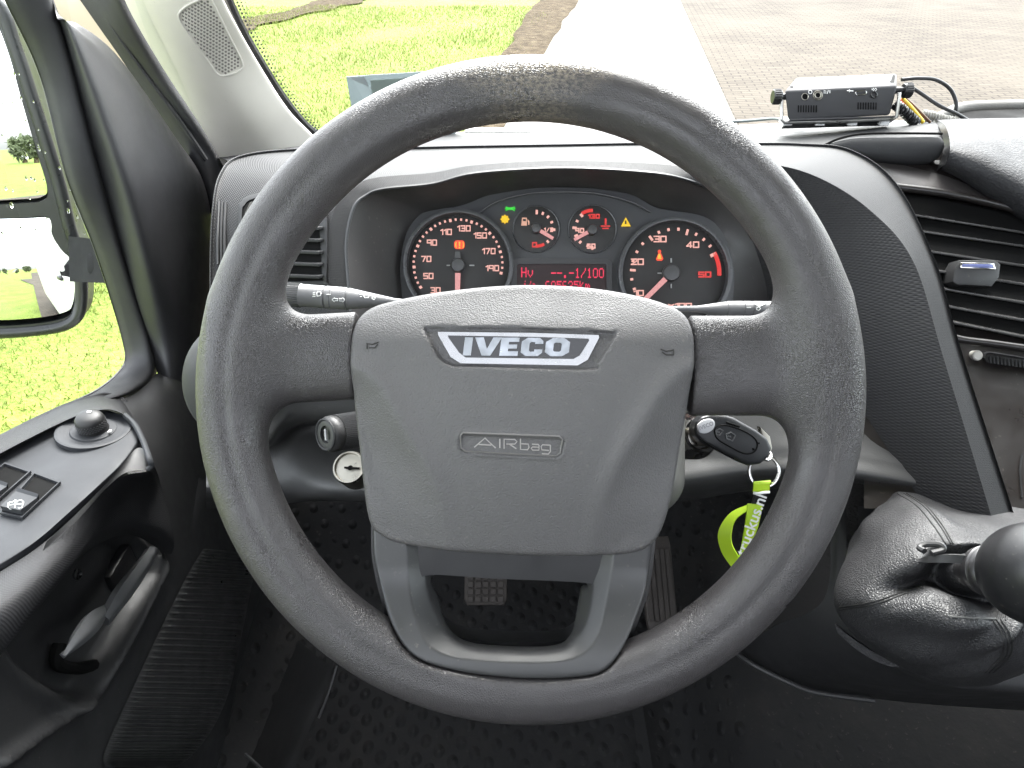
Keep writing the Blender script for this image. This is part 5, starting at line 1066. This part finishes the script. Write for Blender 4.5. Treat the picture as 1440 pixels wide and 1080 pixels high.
inn = [crc(np.array([(-155,92),(-122,26),(-60,15),(-10,24),(14,70),(34,140),(56,215),(70,264),(62,280),(30,284),(-60,288),(-145,289)], float), 80), crc(np.array([(-155,308),(-60,306),(30,304),(70,303),(77,330),(90,350),(104,366),(108,400),(105,430),(93,444),(50,452),(-20,456),(-145,456)], float), 80)]
pts2 = lambda pp: [tuple(q) for q in pp]
BLM = plastic('mirror_black', (.022, .023, .024), .32)
mesh('frame', *plate(pts2(hs_), [pts2(i_[::-1]) for i_ in inn], lambda q: np.array([onM(a, b, MP, nM, 0)-nM*0+nM*c for a, b, c in np.asarray(q)]), -.02, .012), BLM, mir, sharp=30)
rim_ = np.array([onM(*q, MP, nM, 0)+nM*.008 for q in hs_]); mesh('frame_edge', *tube(rim_, .011, 10, closed=True), BLM, mir)
bk = np.vstack([rim_-nM*.01, rim_.mean(0)+(rim_-rim_.mean(0))*1.06-nM*.07, rim_.mean(0)+(rim_-rim_.mean(0))*.75-nM*.12]); ff = grid_faces(3, 100, True)+[list(range(200, 300))]; mesh('housing', bk, ff, BLM, mir)
mesh('arm', *join(prism([(96,332),(150,338),(210,360),(210,410),(150,398),(98,396)][::-1], lambda q: np.array([P(x_, y_, 1.22-(x_-96)*.0011-c_) for x_, y_, c_ in np.asarray(q)]), -.02, .02, .006), box(P(150, 372, 1.18), (.05, .04, .04), VIEW, .01)), plastic('mirror_arm_black', (.02, .02, .021), .75, 500, .0006, .5, spec=.15), mir)
# trees far behind, seen in the mirror
def tree(x, y, h, seed):
    r = np.random.default_rng(seed); t = thing('tree', 'far bushy tree beyond the lawn', 'tree', (x, y, GZ), 'trees behind the lawn')
    mesh('trunk', *tube([(x, y, GZ-.1), (x+.1, y, GZ+h*.35), (x-.05, y, GZ+h*.6)], [.25, .18, .1], 8), SOIL, t)
    n_ = 1500; p_ = r.normal(0, 1, (n_, 3)); p_ /= np.linalg.norm(p_, axis=1)[:, None]; p_ *= r.uniform(.4, 1, (n_, 1))**.5*np.array([h*.42, h*.42, h*.36])*(1+.25*np.sin(p_[:, :1]*5+seed)); p_ += [x, y, GZ+h*.64]
    a = r.normal(0, .28, (n_, 3)); b = r.normal(0, .28, (n_, 3)); vv_ = np.stack([p_, p_+a, p_+b], 1).reshape(-1, 3); mesh('crown', vv_, [[3*i, 3*i+1, 3*i+2] for i in range(n_)], LEAF, t, smooth=False)
LEAF = plastic('tree_leaf', (.045, .06, .025), .8)
for i in range(12): tree(-40+i*3.6+rng.uniform(-1.5, 1.5), -88+rng.uniform(-6, 6), rng.uniform(1.6, 2.6), i)
for i in range(12): bpy.data.objects['tree' if i == 0 else f'tree.{i:03d}']['label'] = 'dark bushy tree in the distant tree line seen in the wing mirror'
# ================================================================== DEVICE, CABLES, CARD
DV = Fr(1185, 135, .88); kd = .88/FPX
dev = thing('radio_device', 'small black electronic box on a bracket on top of the dash', 'electronic device', DV.W([(0, -.03, 0)])[0])
n1 = np.array([0, -.93, .36]); n1 = n1-AR*0.02; n1 /= np.linalg.norm(n1)
fpx = [(1106,128),(1262,121),(1255,162),(1246,166),(1114,170),(1104,166)]; bpx = [(1112,110),(1263,104)]
F4 = np.array([P(a, b, .875) for a, b in fpx]); 
bc = [P(1103,127,.875), P(1262,120,.872), P(1251,163,.885), P(1108,170,.888)]
dvec = np.array([0.0, .062, .010])+AU*0
tl, tr = P(1118, 109, .94), P(1262, 103, .937)
hexa = np.array([bc[3], bc[2], bc[1], bc[0], bc[3]+(tl-bc[0]), bc[2]+(tr-bc[1]), tr, tl]); bm = bmesh.new(); vs_ = [bm.verts.new(p_) for p_ in hexa]
for q in ([0,1,2,3],[3,2,6,7],[7,6,5,4],[4,5,1,0],[1,5,6,2],[0,3,7,4]): bm.faces.new([vs_[i] for i in q])
bmesh.ops.recalc_face_normals(bm, faces=bm.faces); bmesh.ops.bevel(bm, geom=bm.edges[:], offset=.0035, segments=3, affect='EDGES', profile=.5); bm.verts.index_update()
DVM = plastic('device_black', (.05, .05, .053), .6, 900, .0002, .3, dirt=.1, spec=.2); db = mesh('box_body', np.array([q.co for q in bm.verts]), [[x.index for x in q.verts] for q in bm.faces], DVM, dev); bm.free(); tdv = bvh(db)
def dpoly(pts, m_, nm, th=.0006, par=dev):
    q = np.array([hit(tdv, *p_, 0, .88) for p_ in pts]); r = -np.array([ray(*p_) for p_ in pts]); r /= np.linalg.norm(r, axis=1)[:, None]; n_ = len(pts)
    return (np.vstack([q-r*.001, q+r*th]), [list(range(n_, 2*n_))]+[[i, (i+1) % n_, n_+(i+1) % n_, n_+i] for i in range(n_)])
mesh('label_plate', *dpoly([(1192,107.5),(1251,105),(1251,111.5),(1190,115)], PRINT, 'label'), PRINT, dev, smooth=False)
for x, y in ((1115,112),(1113,122.5),(1258,103.8),(1254,114.5)): mesh('screw', *dpoly([(x+3*math.cos(a), y+1.6*math.sin(a)) for a in np.arange(10)/10*6.283], BLKS, 's'), DEEP, dev, smooth=False)
mesh('vent_slot', *join(*[dpoly([(x+i*3.6, y+.0), (x+1.6+i*3.6, y), (x+1.4+i*3.6, y+10), (x-.2+i*3.6, y+10)], DEEP, 's') for x, y in ((1122,148),(1206,144)) for i in range(8)]), DEEP, dev, smooth=False)
mesh('jack_socket', *join(*[dpoly([(x+r*math.cos(a), y+r*math.sin(a)) for a in np.arange(16)/16*6.283], DEEP, 's') for x, y, r in ((1132,136,5),(1150,134,5.5))]), DEEP, dev, smooth=False)
def ringd(x, y, r, rad): return tube([hit(tdv, x+r*math.cos(a), y+r*math.sin(a), .0005, .88) for a in np.arange(24)/24*6.283], rad, 6, closed=True)
mesh('jack_ring', *join(ringd(1150, 134, 4.2, .0009), ringd(1150, 134, 6.4, .0006), ringd(1132, 136, 4.6, .0005)), STEEL, dev)
mesh('usb_socket', *join(tube([hit(tdv, *q, .0006, .88) for q in [(1204,128.5),(1217,127.7),(1218.5,130),(1217,132.8),(1204,133.8),(1203,131)]], .0008, 6, closed=True)), CHROME, dev)
mesh('push_button', *join(ringd(1229, 133.5, 4, .0012)), BLKS, dev)
mk = lambda s: tube([hit(tdv, *q, .0004, .88) for q in s], .0004, 4)
mesh('port_symbol', *join(ringd(1139.5, 129.5, 2.4, .0004), mk([(1159,131.5),(1159,127),(1161.5,128.5),(1161,131.5)]), mk([(1163,132),(1165,127)]), mk([(1167,131),(1167,127)]), mk([(1191,127.5),(1200,128)]), mk([(1194,126),(1196,127.7),(1194,129.5)]), mk([(1228,124),(1229.5,126),(1228,128)]), mk([(1226,125),(1227,126),(1226,127)]), mk([(1231,124),(1233,126),(1231,128)])), PRINT, dev, smooth=False)
brk = tube([P(1099,138,.885), P(1099,168,.89), P(1103,172,.892), P(1180,171,.892), P(1257,167,.888), P(1261,163,.885), P(1265,130,.875)], .0022, 8)
mesh('bracket', *brk, metal('bracket_steel', (.5, .49, .47), .35), dev)
mesh('bracket_foot', *box(P(1180, 172, .90), (.135, .03, .002), (AR*.999+AU*.03, AF, AU), .0005), DVM, dev)
mesh('foot_pads', *join(*[box(P(x, 170.5, .905), (.012, .02, .006), bev=.001) for x in (1105, 1150, 1195, 1240)]), PRINT, dev)
for x, y, s in ((1092,136,-1),(1276,127,1)):
    o_ = P(x, y, .885); kn = mesh('side_knob', *lathe([(.0001, -.005), (.0075, -.005), (.0085, -.004), (.0085, .004), (.0075, .0055), (.004, .0055), (.004, .016)], o_, AR*-s, 28), BLKS, dev)
    mesh('knob_rib', *join(*[tube([o_+AR*-.004+(AU*math.cos(a)+AF*math.sin(a))*.0086, o_+AR*.004+(AU*math.cos(a)+AF*math.sin(a))*.0086], .0006, 4) for a in np.arange(20)/20*6.283]), BLKS, kn, smooth=False)
cc = lambda nm, lab, pts, r, m_, n_=50: tag(mesh(nm, *tube(cr(PL(pts), n_), r, 10), m_), lab, 'cable')
CBL = plastic('cable_black', (.02, .02, .021), .45)
cc('cable', 'black cable looping over from the back of the electronic box', [(1268,112,.93),(1290,110,.93),(1315,112,.935),(1335,124,.94),(1344,142,.945),(1344,156,.95),(1340,166,.96)], .0024, CBL)
cc('cable', 'straight black cable slanting down behind the right side knob', [(1275,120,.93),(1290,128,.93),(1320,148,.93),(1345,160,.935),(1362,170,.94)], .0024, CBL)
cc('cable', 'thin grey cable lying along the windscreen base left of the box', [(1015,172,1.15),(1050,170,1.12),(1085,167,1.05),(1100,168,1.0),(1130,172,.95)], .0022, plastic('cable_grey', (.12, .14, .14), .5))
cc('wire', 'red wire running down behind the electronic box', [(1264,140,.90),(1272,150,.90),(1280,162,.905),(1286,172,.91)], .0022, plastic('wire_red', (.6, .06, .04), .4))
cc('wire', 'yellow wire next to the red wire behind the box', [(1268,138,.90),(1278,148,.90),(1290,162,.905),(1298,172,.91)], .0026, plastic('wire_yellow', (.75, .52, .03), .4))
cc('wire', 'brown wire beside the yellow wire behind the box', [(1270,136,.905),(1284,148,.905),(1298,162,.91),(1308,172,.915)], .0018, plastic('wire_brown', (.09, .04, .02), .4))
def coil(pts, r, rad, turns, m_, nm, lab):
    c = cr(PL(pts), 300); T = np.gradient(c, axis=0); T /= np.linalg.norm(T, axis=1)[:, None]; u = np.cross(T, [0, 0, 1.]); u /= np.linalg.norm(u, axis=1)[:, None]; q = np.cross(T, u); a = np.linspace(0, turns*6.283, 300)[:, None]
    tag(mesh(nm, *join(tube(c, r*.8, 8), tube(c+u*np.cos(a)*r+q*np.sin(a)*r, rad, 5)), m_), lab, 'conduit')
coil([(1258,146,.90),(1268,154,.90),(1280,165,.905),(1288,172,.91)], .0055, .0016, 12, BLKS, 'conduit', 'black corrugated conduit under the right side knob')
coil([(1296,160,.93),(1312,163,.93),(1330,168,.935),(1345,171,.94)], .0045, .0014, 14, plastic('conduit_grey', (.35, .34, .31), .5), 'conduit', 'grey corrugated conduit beside the wires on the dash')
# permit card behind the wheel: its printed square code is left out
card = thing('paper_card', 'pale blue grey card propped against the windscreen behind the wheel rim', 'card', P(570, 160, 1.18))
def paper(name, col):
    m, t, p = NM(name); o_ = t.nodes['Material Output']; tl_ = t.nodes.new('ShaderNodeBsdfTranslucent'); mx = t.nodes.new('ShaderNodeMixShader'); p.inputs['Roughness'].default_value = .7
    cc_ = mix(t, noise(t, vec(t), 40, 3), tuple(x_*.93 for x_ in col), col); t.links.new(cc_, p.inputs['Base Color']); t.links.new(cc_, tl_.inputs[0]); mx.inputs[0].default_value = .5
    t.links.new(p.outputs[0], mx.inputs[1]); t.links.new(tl_.outputs[0], mx.inputs[2]); t.links.new(mx.outputs[0], o_.inputs[0]); return m
CARD = paper('card_paper', (.34, .38, .39)); C1 = [(487,108,1.14),(660,97,1.13),(640,190,1.24),(500,186,1.24)]
q = PL(C1); v, f = sheet(q, [[0, 1, 2, 3]], .0012); mesh('card_sheet', v, f, CARD, card, smooth=False)
mesh('card_fold', *sheet(PL([(487,108,1.138),(512,107,1.138),(519,122,1.15)]), [[0, 1, 2]], .0006), paper('card_pale', (.42, .46, .47)), card, smooth=False)
mesh('printed_panel', *sheet(PL([(521,113,1.14),(640,105,1.132),(632,170,1.205),(527,172,1.21)]), [[0, 1, 2, 3]], .0004), paper('card_print', (.38, .44, .41)), card, smooth=False)
mesh('card_base', *box(P(700, 186, 1.30), (.12, .03, .01), bev=.002), plastic('base_grey', (.3, .3, .28), .6), card)
